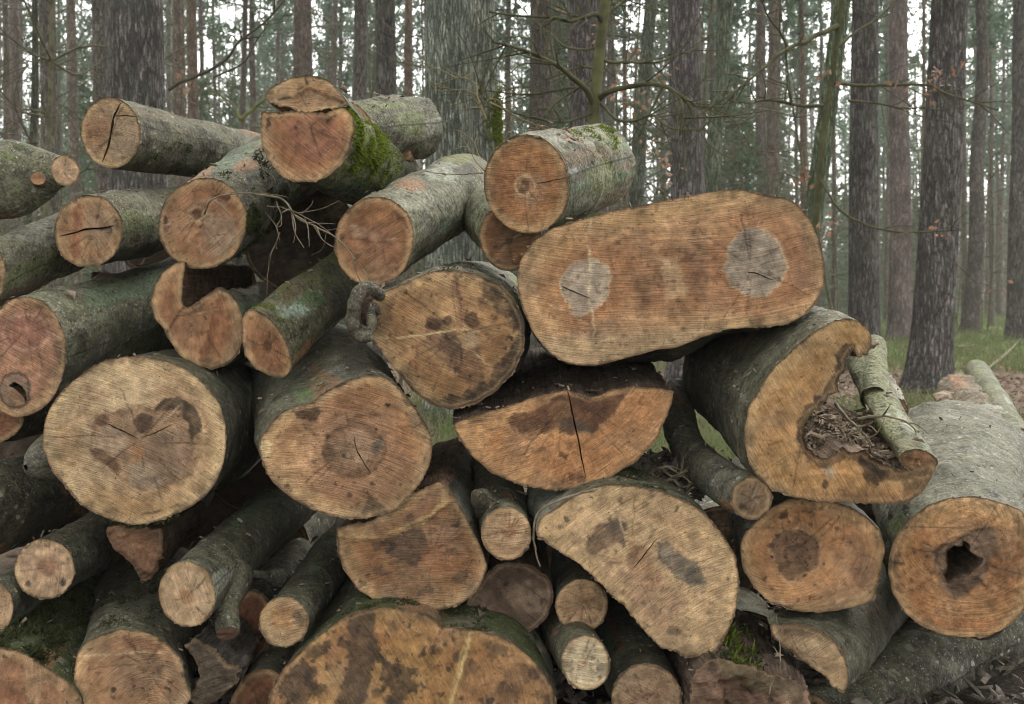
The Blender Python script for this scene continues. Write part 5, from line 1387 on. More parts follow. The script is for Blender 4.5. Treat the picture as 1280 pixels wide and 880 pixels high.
twig('pale forked twig lying across the mossy bark beside the pith ring face', [(256, 268, 2.38), (262, 252, 2.35), (285, 243, 2.33), (310, 241, 2.34), (340, 243, 2.36), (362, 247, 2.4)], 2.6, 1, 4, 0.06)
twig('long pale twig with many side shoots hanging in the dark gap under the split log', [(320, 243, 2.36), (352, 249, 2.36), (372, 272, 2.35), (396, 284, 2.35), (424, 300, 2.35), (440, 322, 2.34), (452, 356, 2.33), (470, 362, 2.32)], 3.0, 2, 12, 0.10)
twig('thin twig curving down in the gap between the tilted face and the split log', [(350, 290, 2.5), (342, 310, 2.5), (336, 330, 2.5), (333, 368, 2.5)], 1.8, 3, 2, 0.06)
twig('fine crossing twig in the gap beside the fork bulge log', [(334, 258, 2.4), (360, 262, 2.42), (390, 276, 2.4), (414, 292, 2.38)], 1.8, 4, 6, 0.08)
twig('fine drooping twig below the pale twigs in the gap', [(345, 252, 2.38), (352, 270, 2.38), (346, 284, 2.38), (350, 300, 2.38)], 1.8, 14, 4, 0.06)
twig('pale curved strip of root bark hanging beside the pale sawn off log', [(745, 612, 2.16), (718, 618, 2.16), (692, 628, 2.165), (674, 640, 2.17), (667, 662, 2.17), (670, 690, 2.18), (675, 708, 2.19)], 4.0, 5, 0, w1=2.0)
twig('dark twig lying among the scraps in the C shaped hollow', [(1044, 505, 2.36), (1058, 522, 2.32), (1078, 540, 2.27), (1092, 558, 2.24)], 5, 6, 5, 0.06, w1=2)
twig('twig hooked over the olive green forked branch', [(1072, 523, 2.30), (1096, 520, 2.27), (1118, 522, 2.25), (1136, 528, 2.26), (1148, 530, 2.28)], 4, 7, 4, 0.07, w1=1.5)
twig('thin twig crossing the grey fork bulge', [(604, 216, 2.5), (580, 218, 2.58), (552, 217, 2.62), (532, 214, 2.66)], 1.6, 8, 1, 0.05)
twig('crooked fine twig standing up beside the round end block', [(606, 214, 2.46), (594, 200, 2.48), (586, 186, 2.5), (572, 166, 2.5)], 2.0, 9, 3, 0.08)
twig('forked dead stick poking up from the rotten log end', [(962, 868, 2.16), (966, 850, 2.17), (976, 830, 2.19), (974, 800, 2.22), (978, 782, 2.25)], 2.2, 10, 4, 0.06)
for k, (x, y) in enumerate([(820, 598), (842, 588), (860, 600), (880, 612), (846, 604), (832, 590), (868, 594)]):
    twig('dark crumpled twig in the debris heap between the half log and the pale one', [(x - 26, y + 8, 2.44), (x - 8, y - 5, 2.42), (x + 8, y + 5, 2.42), (x + 24, y - 6, 2.44)], 5, 40 + k, 6, 0.06, group='dark twigs in the debris heap')
pts = np.array([P(x, y, 2.5) for x, y in zip(r.uniform(790, 880, 700), r.uniform(592, 625, 700))]) + np.c_[np.zeros(700), r.uniform(-0.05, 0.3, 700), np.zeros(700)]
V, f = scraps(pts, np.tile([0, 0, 1.0], (700, 1)), 700, 0.03, 26, 0.25)
tag(mk('debris_heap', V, f, M['twig'], None, False), 'dark crumbs and twig ends heaped on the pale sawn off log', kind='stuff')

# flakes of bark
def flake(label, poly, D, th, mat, col, tilt, seed):
    pl = Plane(P(*np.mean(poly, 0), D), tilt)
    o2, _ = resample(pl.to2(poly), 0.006, None, 0.8)
    n = len(o2)
    up = pl.to3(o2, 0.004 * fbm(o2 * 60, seed, 3) + th); lo = pl.to3(o2, 0.004 * fbm(o2 * 60, seed, 3) - th)
    V = np.concatenate([up, lo, up.mean(0)[None] + pl.n * th, lo.mean(0)[None]])
    k = np.arange(n)
    fs = [np.stack([k, n + k, n + (k + 1) % n, (k + 1) % n], -1), np.stack([k, (k + 1) % n, np.full(n, 2 * n)], -1), np.stack([n + (k + 1) % n, n + k, np.full(n, 2 * n + 1)], -1)]
    o = mk('bark_flake', V, fs, M[mat], None, True, {'bk': V * 0.3, 'Col': np.zeros((len(V), 4))}); o.color = col
    return tag(o, label, 'bark')


flake('pale torn bark scrap on the flat top of the orange half log', [(668, 456), (684, 450), (706, 452), (712, 458), (690, 460), (674, 462)], 2.75, 0.004, 'chip', (1, 1, 1, 1), (0.0, -0.5, 0.86), 4)
flake('pale birch bark scrap lying at the foot of the leaning dark pine', [(1166, 494), (1180, 489), (1192, 492), (1190, 500), (1172, 502)], 4.2, 0.006, 'chip', (1, 1, 1, 1), (0.1, -0.6, 0.8), 5)

# what has fallen on the logs: crumbs, bits of bark, some dry leaves
pp, nn_ = [], []
for kk, dd in LOGS.items():
    if kk[0] == 'F': continue
    m = dd['V'].shape[0]
    a, b = dd['V'][2:int(m * 0.75)].reshape(-1, 3), dd['RN'][2:int(m * 0.75)].reshape(-1, 3)
    up = b[:, 2] > 0.45
    pp.append(a[up]); nn_.append(b[up])
pp, nn_ = np.concatenate(pp), np.concatenate(nn_)
V, f = scraps(pp, nn_ * 0.12, 2600, 0.0065, 51, 0.6)
tag(mk('wood_crumbs', V, f, M['chip'], None, False), 'pale crumbs of wood and bark fallen on the logs', kind='stuff')
r = np.random.default_rng(52)
k = r.integers(0, len(pp), 90)
c = pp[k] + nn_[k] * 0.006
u = nrm(np.cross(nn_[k], r.normal(size=(90, 3)))); w_ = np.cross(nn_[k], u)
sz = r.uniform(0.010, 0.022, (90, 1))
lift = nn_[k] * sz * r.uniform(0.1, 0.7, (90, 1))
V = np.stack([c - u * sz, c - w_ * sz * .55 + lift, c + u * sz, c + w_ * sz * .55 + lift * .6], 1).reshape(-1, 3)
q = np.arange(90) * 4
tag(mk('fallen_leaves', V, [np.stack([q, q + 1, q + 2], -1), np.stack([q, q + 2, q + 3], -1)], M['litter'], None, False), 'small dry brown leaves caught on top of the logs', kind='stuff')
moss_tufts('L7', -60, 62, 0.02, 0.8, 1400, 0.009, 'moss', 63, thresh=0.05)
moss_tufts('L11', 0, 100, 0.45, 1.0, 700, 0.006, 'moss', 64, thresh=0.1)

pts = np.stack([r.uniform(1.0, 5.0, 3000), r.uniform(3.6, 10.0, 3000), np.zeros(3000)], -1)
pts[:, 2] = 0.02
V, f = scraps(pts, np.tile([0, 0, 1.0], (3000, 1)), 3000, 0.035, 57, 0.5)
tag(mk('wood_chips', V, f, M['chip'], None, False), 'chips and scraps of bark strewn on the ground beside the pile', kind='stuff')
# ---------------------------------------------------------------- ground
def graded(lo, hi, c, n, p=2.2):
    t = np.linspace(-1, 1, n)
    return np.where(t < 0, c - (c - lo) * np.abs(t) ** p, c + (hi - c) * np.abs(t) ** p)


def ground_z(x, y):
    p = np.stack([np.asarray(x, float) * 0.35, np.asarray(y, float) * 0.35], -1)
    near = sst(2.0, 5.0, np.asarray(y, float))
    return 0.05 * fbm(p, 3, 3) * near + 0.012 * fbm(p * 12, 5, 3)


gx, gy = graded(-260, 260, 0, 170, 2.6), graded(-30, 420, 6, 190, 2.6)
X, Y = np.meshgrid(gx, gy, indexing='ij')
Z = ground_z(X, Y)
i, j = np.meshgrid(np.arange(len(gx) - 1), np.arange(len(gy) - 1), indexing='ij')
ny = len(gy)
q = np.stack([i * ny + j, (i + 1) * ny + j, (i + 1) * ny + j + 1, i * ny + j + 1], -1).reshape(-1, 4)
g = NT('forest floor', 0.95, 0.1)
v = g.obj_vec(False)
a = g.noise(v, 0.30, 5, 0.6)
b = g.noise(v, 9.0, 5, 0.7)
c = g.noise(v, 55.0, 4, 0.7)
lit = g.mix(g.ramp(c, 0.3, 0.7), (0.10, 0.07, 0.05), (0.30, 0.225, 0.17))
lit = g.mix(g.ramp(b, 0.35, 0.65), lit, (0.14, 0.105, 0.075))
gr = g.mix(g.ramp(b, 0.3, 0.7), (0.085, 0.125, 0.035), (0.15, 0.185, 0.065))
yy = g.n('SeparateXYZ', {0: v}).outputs[1]
amt = g.math('ADD', g.ramp(yy, 7.0, 22.0, -0.25, 0.14), a)
col_ = g.mix(g.ramp(g.math('ADD', amt, g.math('MULTIPLY', b, 0.25)), 0.52, 0.68), lit, gr)
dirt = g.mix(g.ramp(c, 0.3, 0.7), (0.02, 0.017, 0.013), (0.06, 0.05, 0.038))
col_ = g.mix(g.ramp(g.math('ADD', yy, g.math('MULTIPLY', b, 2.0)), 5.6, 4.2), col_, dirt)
mg = g.done(col_, g.bump(g.math('ADD', b, g.math('MULTIPLY', c, 0.6)), 0.8, 0.04))
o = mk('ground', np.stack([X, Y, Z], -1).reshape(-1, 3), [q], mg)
tag(o, 'forest floor of brown leaf litter and patches of grass', None, None, 'structure')


def scatter_leaves(n, xr, yr, size, seed, zoff=0.0):
    r = np.random.default_rng(seed)
    x, y = r.uniform(*xr, n), r.uniform(*yr, n)
    z = ground_z(x, y) + zoff + r.uniform(0.002, 0.03, n)
    a = r.uniform(0, 6.28, n)
    u = np.stack([np.cos(a), np.sin(a), r.normal(0, 0.35, n)], -1)
    w = nrm(np.cross(np.stack([r.normal(0, 0.45, n), r.normal(0, 0.45, n), np.ones(n)], -1), u))
    s = (size * r.uniform(0.6, 1.3, n))[:, None]
    c = np.stack([x, y, z], -1)
    up = nrm(np.cross(u, w)) * s * r.uniform(0.05, 0.4, (n, 1))
    V = np.stack([c - u * s, c + w * s * 0.55 + up, c + u * s, c - w * s * 0.55 + up], 1).reshape(-1, 3)
    k = np.arange(n) * 4
    return V, [np.stack([k, k + 1, k + 2], -1), np.stack([k, k + 2, k + 3], -1)]


V, f = scatter_leaves(9000, (-4, 9), (2.6, 15), 0.035, 5)
V2, f2 = scatter_leaves(9000, (0.5, 8), (4.0, 13), 0.04, 15)
f = [np.concatenate([a_, b_ + len(V)]) for a_, b_ in zip(f, f2)]
V = np.concatenate([V, V2])
tag(mk('leaf_litter', V, f, M['litter'], None, False), 'dry brown leaves strewn over the ground', kind='stuff')

r = np.random.default_rng(9)                       # grass tufts, denser beyond the pile
n = 11000
y = 5.5 + 66 * r.uniform(0, 1, n) ** 1.7
x = (r.uniform(-0.15, 0.62, n)) * y
ok = fbm(np.stack([x * 0.35, y * 0.35], -1), 41, 3) + sst(9, 20, y) * 0.6 > 0.16
x, y = x[ok], y[ok]
n = len(x)
B = 7
bx = np.repeat(x, B) + r.normal(0, 0.07, n * B) * (1 + np.repeat(y, B) * 0.03)
by = np.repeat(y, B) + r.normal(0, 0.07, n * B)
bz = ground_z(bx, by)
hh = r.uniform(0.06, 0.24, n * B)
ww = 0.0035 + 0.00028 * by
a = r.uniform(0, 6.28, n * B)
ln = r.normal(0, 0.45, (n * B, 2)) * hh[:, None]
s = np.stack([np.cos(a) * ww, np.sin(a) * ww, np.zeros(n * B)], -1)
c = np.stack([bx, by, bz - 0.01], -1)
mid = c + np.stack([ln[:, 0] * 0.35, ln[:, 1] * 0.35, hh * 0.6], -1)
tip = c + np.stack([ln[:, 0], ln[:, 1], hh], -1)
V = np.stack([c - s, c + s, mid + s * 0.7, mid - s * 0.7, tip], 1).reshape(-1, 3)
k = np.arange(n * B) * 5
tag(mk('grass', V, [np.stack([k, k + 1, k + 2, k + 3], -1), np.stack([k + 3, k + 2, k + 4], -1)], M['grass'], None, False), 'green grass tufts growing on the forest floor', kind='stuff')


# ---------------------------------------------------------------- trees
def trunk_pts(x, y, r0, h, lean=(0, 0), wav=0.02, n=26, seed=0, flare=0.45):
    t = np.linspace(0, 1, n) ** 1.7
    z = -0.15 + (h + 0.15) * t
    rr = np.random.default_rng(seed)
    ph = rr.uniform(0, 6.28, 4)
    dx = lean[0] * z + wav * np.sin(z * 0.45 + ph[0]) * np.minimum(z / 3, 1) + wav * 0.5 * np.sin(z * 1.1 + ph[1])
    dy = lean[1] * z + wav * np.sin(z * 0.5 + ph[2]) * np.minimum(z / 3, 1)
    rad = r0 * (1 - 0.72 * t) * (1 + flare * np.exp(-np.maximum(z, 0) / 0.22))
    return np.stack([x + dx, y + dy, z], -1), rad


def trunk_mesh(pts, rad, n, seed, rough=0.05):
    V, fs = tube(pts, rad, n)
    m = len(pts)
    body = V[:m * n].reshape(m, n, 3)
    d = body - pts[:, None]
    nz = 0.55 * fbm(np.concatenate([d.reshape(-1, 3)[:, :2] * 9 / max(rad.mean() / 0.15, .3), V[:m * n, 2:] * 1.6], -1), seed, 4)
    # narrow vertical ridges
    a = np.arctan2(d[..., 1], d[..., 0]).ravel()
    nz = nz + 0.6 * fbm(np.stack([np.cos(a) * 7, np.sin(a) * 7, V[:m * n, 2] * 1.1], -1), seed + 3, 3)
    V[:m * n] = (pts[:, None] + d * (1 + rough * nz.reshape(m, n, 1))).reshape(-1, 3)
    return V, fs


def crown_mesh(seed, h, z0, rmax, nb, tufts, q=5, tl=0.32):
    """Pine crown: limbs round the upper trunk, each with many needle tufts; returns limb and needle geometry."""
    r = np.random.default_rng(seed)
    L, C, D = MB(), [], []
    for k in range(nb):
        z = z0 + (h - z0) * (k / nb) ** 0.9 + r.normal(0, 0.15)
        ln = rmax * (0.35 + 0.65 * math.sin(math.pi * min(1, 0.25 + 0.72 * (z - z0) / (h - z0)))) * r.uniform(0.55, 1.1)
        a = r.uniform(0, 6.28)
        up = r.uniform(-0.05, 0.45)
        p = [np.array([0, 0, z]), np.array([math.cos(a) * ln * 0.5, math.sin(a) * ln * 0.5, z + up * ln * 0.35]), np.array([math.cos(a + .2) * ln, math.sin(a + .2) * ln, z + up * ln])]
        sp = smooth_path(p, 6)
        L.tube(sp, np.linspace(0.035, 0.008, 6), 4, cap=False)
        for _ in range(int(tufts * r.uniform(0.6, 1.3))):
            t = r.uniform(0.3, 1.0)
            b = sp[min(5, int(t * 5.99))]
            C.append(b + r.normal(0, 0.24, 3) * np.array([1, 1, 0.6]))
            D.append(nrm(np.array([math.cos(a), math.sin(a), 0.4]) + r.normal(0, 0.7, 3)))
    C, D = np.array(C), np.array(D)
    n = len(C)
    c = np.repeat(C, q, 0)
    d = nrm(np.repeat(D, q, 0) + r.normal(0, 0.6, (n * q, 3)))
    s = nrm(np.cross(d, r.normal(size=(n * q, 3))))
    l = tl * r.uniform(0.6, 1.2, (n * q, 1))
    w = l * 0.16
    V = np.stack([c - s * w * 0.4, c + d * l * 0.5 - s * w, c + d * l, c + d * l * 0.5 + s * w], 1).reshape(-1, 3)
    k = np.arange(n * q) * 4
    return L, V, [np.stack([k, k + 3, k + 2, k + 1], -1)]


CROWNS, TRUNKS = [], []
for sd, (h, z0, rm, nb, tf) in enumerate([(21, 10.5, 2.2, 42, 12), (19, 9, 2.0, 40, 12), (23, 12, 2.4, 44, 12), (18, 8, 1.8, 42, 11), (20, 10, 2.5, 40, 12)]):
    CROWNS.append((crown_mesh(100 + sd, h, z0, rm, nb, tf), h, z0))


def add_crown(root, k, zs=1.0, lean=(0, 0)):
    (L, V, fs), h, z0 = CROWNS[k]
    bx, by, bz = root.location
    off = np.array([bx, by, 0])
    W = V * np.array([1, 1, zs]); W = W + np.c_[W[:, 2] * lean[0], W[:, 2] * lean[1], W[:, 2] * 0] + off
    cr = mk('crown', W, fs, M['needle'], root, False)
    mb = MB()
    for vv in L.V:
        w = vv * np.array([1, 1, zs]); mb.V.append(w + np.c_[w[:, 2] * lean[0], w[:, 2] * lean[1], w[:, 2] * 0] + off)
    mb.F, mb.n = L.F, L.n
    lb = mb.build('limb_sprays', M['pinefar'], cr)
    lb.color = (0.8, 0.75, 0.7, 1)
    return cr


def tree_at(label, name, base, top, wpx, D, mat='pine', col=(1, 1, 1), h=20.0, crown=None, group=None, seed=0, rough=0.05, nn=30, cat='tree', wav=0.02, dead=0):
    """A tree whose trunk runs through two photo points D metres away."""
    a, b = P(base[0], base[1], D), P(top[0], top[1], D)
    lx = (b[0] - a[0]) / (b[2] - a[2])
    x0 = a[0] - lx * a[2]
    r0 = wpx / F * D / 2
    root = empty(name, (x0, D, 0), label, cat, group)
    ym = a[2] * 0.5 + b[2] * 0.5
    r0 = r0 / (1 - 0.72 * max(0.0, (ym / h)) ** (1 / 1.0))
    pts, rad = trunk_pts(x0, D, r0, h, (lx, 0), wav, 44, seed)
    V, fs = trunk_mesh(pts, rad, nn, seed, rough)
    t = mk('trunk', V, fs, M[mat], root)
    t.color = tuple(col) + (1,)
    rr = np.random.default_rng(seed + 77)
    for _ in range(dead):                          # dead side twigs low on the trunk
        z = rr.uniform(1.2, 7)
        k = int(np.argmin(np.abs(pts[:, 2] - z)))
        an = rr.uniform(0, 6.28)
        l = rr.uniform(0.3, 1.3)
        d = np.array([math.cos(an), math.sin(an), rr.uniform(-0.3, 0.25)])
        p = [pts[k] + d * rad[k] * 0.8, pts[k] + d * l * 0.5 + rr.normal(0, 0.05, 3), pts[k] + d * l + np.array([0, 0, -0.1])]
        tb = MB().tube(smooth_path(p, 7), np.linspace(0.014, 0.004, 7), 5).build('dead_branch', M['mossytwig'], root)
        tb.color = (1, 1, 1, 1)
    if crown is not None: add_crown(root, crown, h / CROWNS[crown][1], (lx, 0))
    return root


G1 = None
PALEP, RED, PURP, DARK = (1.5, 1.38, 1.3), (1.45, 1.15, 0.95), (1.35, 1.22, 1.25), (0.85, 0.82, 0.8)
tree_at('broad dark pine trunk rising behind the log with the steep curved crack', 'pine_tree', (173, 300), (172, 0), 68, 8.3, 'pine', (1.0, 0.97, 0.97), 21, 0, seed=1, rough=0.07, nn=48)
tree_at('thicker of the two greenish oak trunks standing close together', 'oak_tree', (563, 230), (560, 0), 60, 8.2, 'oak', (1.5, 1.55, 1.45), 17, 4, seed=2, rough=0.09, nn=56)
OAK2 = tree_at('slimmer greenish oak trunk with a moss cushion, beside the thicker oak', 'oak_tree', (609, 230), (601, 0), 33, 7.9, 'oak', (1.3, 1.3, 1.2), 16, 3, seed=3, rough=0.09, nn=44)
tree_at('dark grey pine trunk standing behind the crossways dark log', 'pine_tree', (481, 200), (480, 0), 26, 16, 'pine', DARK, 20, 1, seed=4)
tree_at('grey pine trunk close beside the dark grey one behind the split log', 'pine_tree', (449, 200), (450, 0), 18, 21, 'pine', (1.1, 1.0, 1.0), 20, 2, seed=5)
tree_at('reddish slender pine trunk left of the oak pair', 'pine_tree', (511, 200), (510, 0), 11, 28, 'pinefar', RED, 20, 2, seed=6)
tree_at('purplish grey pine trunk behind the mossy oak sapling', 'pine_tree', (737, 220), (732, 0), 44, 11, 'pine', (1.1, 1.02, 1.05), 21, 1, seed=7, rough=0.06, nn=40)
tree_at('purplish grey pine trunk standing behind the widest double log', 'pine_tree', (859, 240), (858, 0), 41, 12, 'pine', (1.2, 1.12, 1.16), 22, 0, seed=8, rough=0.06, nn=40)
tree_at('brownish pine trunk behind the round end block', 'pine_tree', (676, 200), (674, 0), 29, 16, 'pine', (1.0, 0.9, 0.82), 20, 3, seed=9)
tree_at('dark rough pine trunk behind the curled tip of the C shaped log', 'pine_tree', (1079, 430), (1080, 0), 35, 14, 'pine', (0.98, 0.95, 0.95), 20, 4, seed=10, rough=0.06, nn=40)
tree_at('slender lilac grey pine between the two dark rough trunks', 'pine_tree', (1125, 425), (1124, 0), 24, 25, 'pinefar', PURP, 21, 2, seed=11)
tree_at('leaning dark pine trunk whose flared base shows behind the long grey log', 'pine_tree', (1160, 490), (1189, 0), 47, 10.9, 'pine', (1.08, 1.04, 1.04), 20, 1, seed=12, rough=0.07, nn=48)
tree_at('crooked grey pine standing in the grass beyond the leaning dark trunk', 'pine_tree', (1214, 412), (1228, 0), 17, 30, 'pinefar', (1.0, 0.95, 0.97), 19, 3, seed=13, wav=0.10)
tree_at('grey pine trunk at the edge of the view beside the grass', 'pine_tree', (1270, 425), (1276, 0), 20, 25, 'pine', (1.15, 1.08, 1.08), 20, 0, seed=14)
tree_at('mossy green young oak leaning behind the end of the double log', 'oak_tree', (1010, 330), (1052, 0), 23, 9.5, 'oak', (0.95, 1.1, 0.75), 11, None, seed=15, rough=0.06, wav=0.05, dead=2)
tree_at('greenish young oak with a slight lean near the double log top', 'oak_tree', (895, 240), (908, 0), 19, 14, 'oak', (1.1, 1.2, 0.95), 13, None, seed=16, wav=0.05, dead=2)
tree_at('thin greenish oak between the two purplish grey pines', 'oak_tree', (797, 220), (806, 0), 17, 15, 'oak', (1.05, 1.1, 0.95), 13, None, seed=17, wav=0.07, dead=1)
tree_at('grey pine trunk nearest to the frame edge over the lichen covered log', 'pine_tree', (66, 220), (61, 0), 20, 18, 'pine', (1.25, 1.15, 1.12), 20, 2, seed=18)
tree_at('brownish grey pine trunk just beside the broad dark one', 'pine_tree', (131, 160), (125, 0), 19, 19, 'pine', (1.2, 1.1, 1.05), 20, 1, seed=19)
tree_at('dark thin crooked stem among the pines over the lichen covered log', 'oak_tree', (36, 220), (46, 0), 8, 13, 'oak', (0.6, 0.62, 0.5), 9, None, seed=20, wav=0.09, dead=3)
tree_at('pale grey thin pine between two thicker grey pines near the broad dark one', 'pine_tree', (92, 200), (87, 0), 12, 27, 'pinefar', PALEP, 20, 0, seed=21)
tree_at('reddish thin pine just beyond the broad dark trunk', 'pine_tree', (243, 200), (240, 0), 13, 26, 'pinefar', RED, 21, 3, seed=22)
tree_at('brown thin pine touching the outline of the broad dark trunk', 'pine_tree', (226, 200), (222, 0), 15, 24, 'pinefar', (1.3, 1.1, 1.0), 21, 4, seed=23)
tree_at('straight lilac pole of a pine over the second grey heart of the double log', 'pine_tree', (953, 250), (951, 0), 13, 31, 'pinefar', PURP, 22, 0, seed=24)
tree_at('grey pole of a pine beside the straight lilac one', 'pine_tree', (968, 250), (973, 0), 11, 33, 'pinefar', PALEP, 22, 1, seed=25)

r = np.random.default_rng(66)                       # moss cushion on the slimmer oak
n = 1500
cz, ca = P(618, 158, 7.9), None
bx = P(607, 158, 7.9)
a = r.normal(-0.35, 0.42, n); z = cz[2] + r.normal(0, 0.115, n)
R_ = 0.108
pp = np.stack([bx[0] - 0.004 + R_ * np.cos(a), 7.9 - 0.0 + R_ * np.sin(a) - 0.0, z], -1)
nn = np.stack([np.cos(a), np.sin(a), 0 * a], -1)
dv = nrm(nn * 0.8 + r.normal(0, 0.6, (n, 3)) + np.array([0, 0, -0.5])); sd_ = nrm(np.cross(dv, r.normal(size=(n, 3))))
l = 0.045 * r.uniform(0.5, 1.2, (n, 1))
mk('moss_clumps', np.stack([pp - sd_ * l * .25, pp + sd_ * l * .25, pp + dv * l], 1).reshape(-1, 3), [np.arange(3 * n).reshape(-1, 3)], M['moss'], OAK2, False)

# the rest of the stand: each tree an object, the kinds shared by copies
protos = []
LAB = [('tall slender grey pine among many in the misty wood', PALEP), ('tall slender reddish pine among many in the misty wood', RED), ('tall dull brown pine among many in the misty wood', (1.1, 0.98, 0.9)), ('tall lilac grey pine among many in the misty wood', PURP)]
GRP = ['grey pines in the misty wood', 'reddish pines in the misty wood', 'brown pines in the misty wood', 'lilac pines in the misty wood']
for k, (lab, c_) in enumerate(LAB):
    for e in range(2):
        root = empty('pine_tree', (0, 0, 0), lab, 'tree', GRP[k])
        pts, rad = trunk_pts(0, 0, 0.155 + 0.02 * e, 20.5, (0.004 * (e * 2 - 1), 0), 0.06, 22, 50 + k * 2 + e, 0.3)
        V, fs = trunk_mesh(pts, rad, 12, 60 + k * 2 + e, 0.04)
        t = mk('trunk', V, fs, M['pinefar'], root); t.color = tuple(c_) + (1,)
        add_crown(root, (k * 2 + e) % 5)
        rd = np.random.default_rng(500 + k * 2 + e)
        mb = MB()
        for _ in range(34):
            z = rd.uniform(2.0, 11); q_ = int(np.argmin(np.abs(pts[:, 2] - z))); an = rd.uniform(0, 6.28); l = rd.uniform(0.3, 1.7)
            b0 = np.array([pts[q_, 0], pts[q_, 1], z]); dv = np.array([math.cos(an), math.sin(an), rd.uniform(-0.35, 0.2)])
            mb.tube(smooth_path([b0, b0 + dv * l * .5 + rd.normal(0, .05, 3), b0 + dv * l + np.array([0, 0, -.12 * l])], 6), np.linspace(0.016, 0.005, 6), 4, cap=False)
        db = mb.build('dead_branch', M['brush'], root); db['kind'] = 'stuff'
        protos.append(root)
r = np.random.default_rng(23)
spots = []
tries = 0
while len(spots) < 235 and tries < 20000:
    tries += 1
    y = 21 + 74 * r.uniform(0, 1) ** 0.75
    x = r.uniform(-0.60, 0.60) * y
    if all((x - a) ** 2 + (y - b) ** 2 > 2.2 ** 2 for a, b in spots): spots.append((x, y))
for n_, (x, y) in enumerate(spots):
    k = r.integers(0, 8)
    o = protos[k] if protos[k].get('used') is None else copy_tree(protos[k])
    protos[k]['used'] = 1
    o.location = (x, y, 0)
    s = r.uniform(0.55, 1.05)
    o.scale = (s, s, r.uniform(0.9, 1.3))
    o.rotation_euler = (r.normal(0, 0.008), r.normal(0, 0.008), r.uniform(0, 6.28))
for p_ in protos:
    if 'used' in p_: del p_['used']
for o in list(COL.objects):
    if 'used' in o: del o['used']

# young spruces and bare saplings under the pines
def spruce_mesh(seed, h):
    r = np.random.default_rng(seed)
    C, D, W_ = [], [], []
    z = 0.3
    while z < h:
        ln = (h - z) * 0.27 + 0.12
        for a in np.arange(0, 6.28, 6.28 / 7) + r.uniform(0, 1):
            l = ln * r.uniform(0.5, 1.15)
            if r.uniform() < 0.22: continue
            m = int(5 + 10 * l)
            for t in np.linspace(0.15, 1, m):
                C.append(np.array([math.cos(a) * l * t, math.sin(a) * l * t, z - 0.20 * l * t + 0.1 * l * t * t]) + r.normal(0, 0.05, 3))
                D.append(np.array([math.cos(a), math.sin(a), -0.15]) + r.normal(0, 0.55, 3))
        z += 0.32
    C, D = np.array(C), nrm(np.array(D))
    q = 4
    c = np.repeat(C, q, 0); d = nrm(np.repeat(D, q, 0) + r.normal(0, 0.5, (len(C) * q, 3)))
    s = nrm(np.cross(d, r.normal(size=d.shape)))
    l = 0.20 * r.uniform(0.6, 1.2, (len(c), 1)); w = l * 0.13
    V = np.stack([c - s * w * 0.4, c + d * l * 0.5 - s * w, c + d * l, c + d * l * 0.5 + s * w], 1).reshape(-1, 3)
    k = np.arange(len(c)) * 4
    return V, [np.stack([k, k + 3, k + 2, k + 1], -1)]


def bare_tree_mesh(seed, h, r0, nb, twig=3):
    r = np.random.default_rng(seed)
    mb = MB()
    ph = r.uniform(0, 6.28, 3)
    z = np.linspace(-0.1, h, 14)
    st = np.stack([0.10 * np.sin(z * 0.7 + ph[0]) + 0.03 * z * math.cos(ph[2]), 0.10 * np.sin(z * 0.6 + ph[1]), z], -1)
    br = MB()
    mb.tube(st, r0 * np.linspace(1, 0.25, 14), 7)
    for _ in range(nb):
        k = r.integers(3, 13)
        a = r.uniform(0, 6.28); l = r.uniform(0.5, 1.9) * (1 - 0.4 * k / 14)
        d = np.array([math.cos(a), math.sin(a), r.uniform(0.0, 0.6)])
        p = smooth_path([st[k], st[k] + d * l * 0.4 + r.normal(0, 0.06, 3), st[k] + d * l * 0.75 + r.normal(0, 0.1, 3), st[k] + d * l + np.array([0, 0, 0.25 * l]) + r.normal(0, 0.12, 3)], 9)
        br.tube(p, np.linspace(r0 * 0.4, 0.004, 9), 4, cap=False)
        for _ in range(twig):
            m = r.integers(2, 8); e = nrm(d + r.normal(0, 0.7, 3)); q_ = r.uniform(0.2, 0.7)
            br.tube(smooth_path([p[m], p[m] + e * q_ * 0.5 + r.normal(0, 0.03, 3), p[m] + e * q_ + np.array([0, 0, 0.08])], 5), np.linspace(0.007, 0.003, 5), 3, cap=False)
    return mb, br


r = np.random.default_rng(31)
sp = []
for k in range(3):
    root = empty('young_spruce', (0, 0, 0), 'dark green young spruce growing beneath the pines', 'tree', 'young spruces under the pines')
    h = (4.5, 6.0, 7.5)[k]
    V, f = spruce_mesh(200 + k, h)
    mk('crown', V, f, M['spruce'], root, False)
    t = MB().tube(np.array([[0, 0, -0.1], [0.02, 0, h * 0.5], [0, 0, h * 0.97]]), [0.06, 0.04, 0.008], 6).build('trunk', M['pinefar'], root); t.color = (0.8, 0.7, 0.6, 1)
    sp.append(root)
used = set()
pos = []
for _ in range(4000):
    if len(pos) >= 80: break
    y = r.uniform(28, 88); x = r.uniform(-0.58, 0.42) * y
    if x > 0.26 * y and y < 48: continue
    if all((x - a) ** 2 + (y - b) ** 2 > 2.6 ** 2 for a, b in pos): pos.append((x, y))
for x, y in pos:
    k = int(r.integers(0, 3))
    o = sp[k] if k not in used else copy_tree(sp[k]); used.add(k)
    o.location = (x, y, 0); s = r.uniform(0.9, 1.6); o.scale = (s, s, s * r.uniform(0.9, 1.25)); o.rotation_euler[2] = r.uniform(0, 6)
bs = []
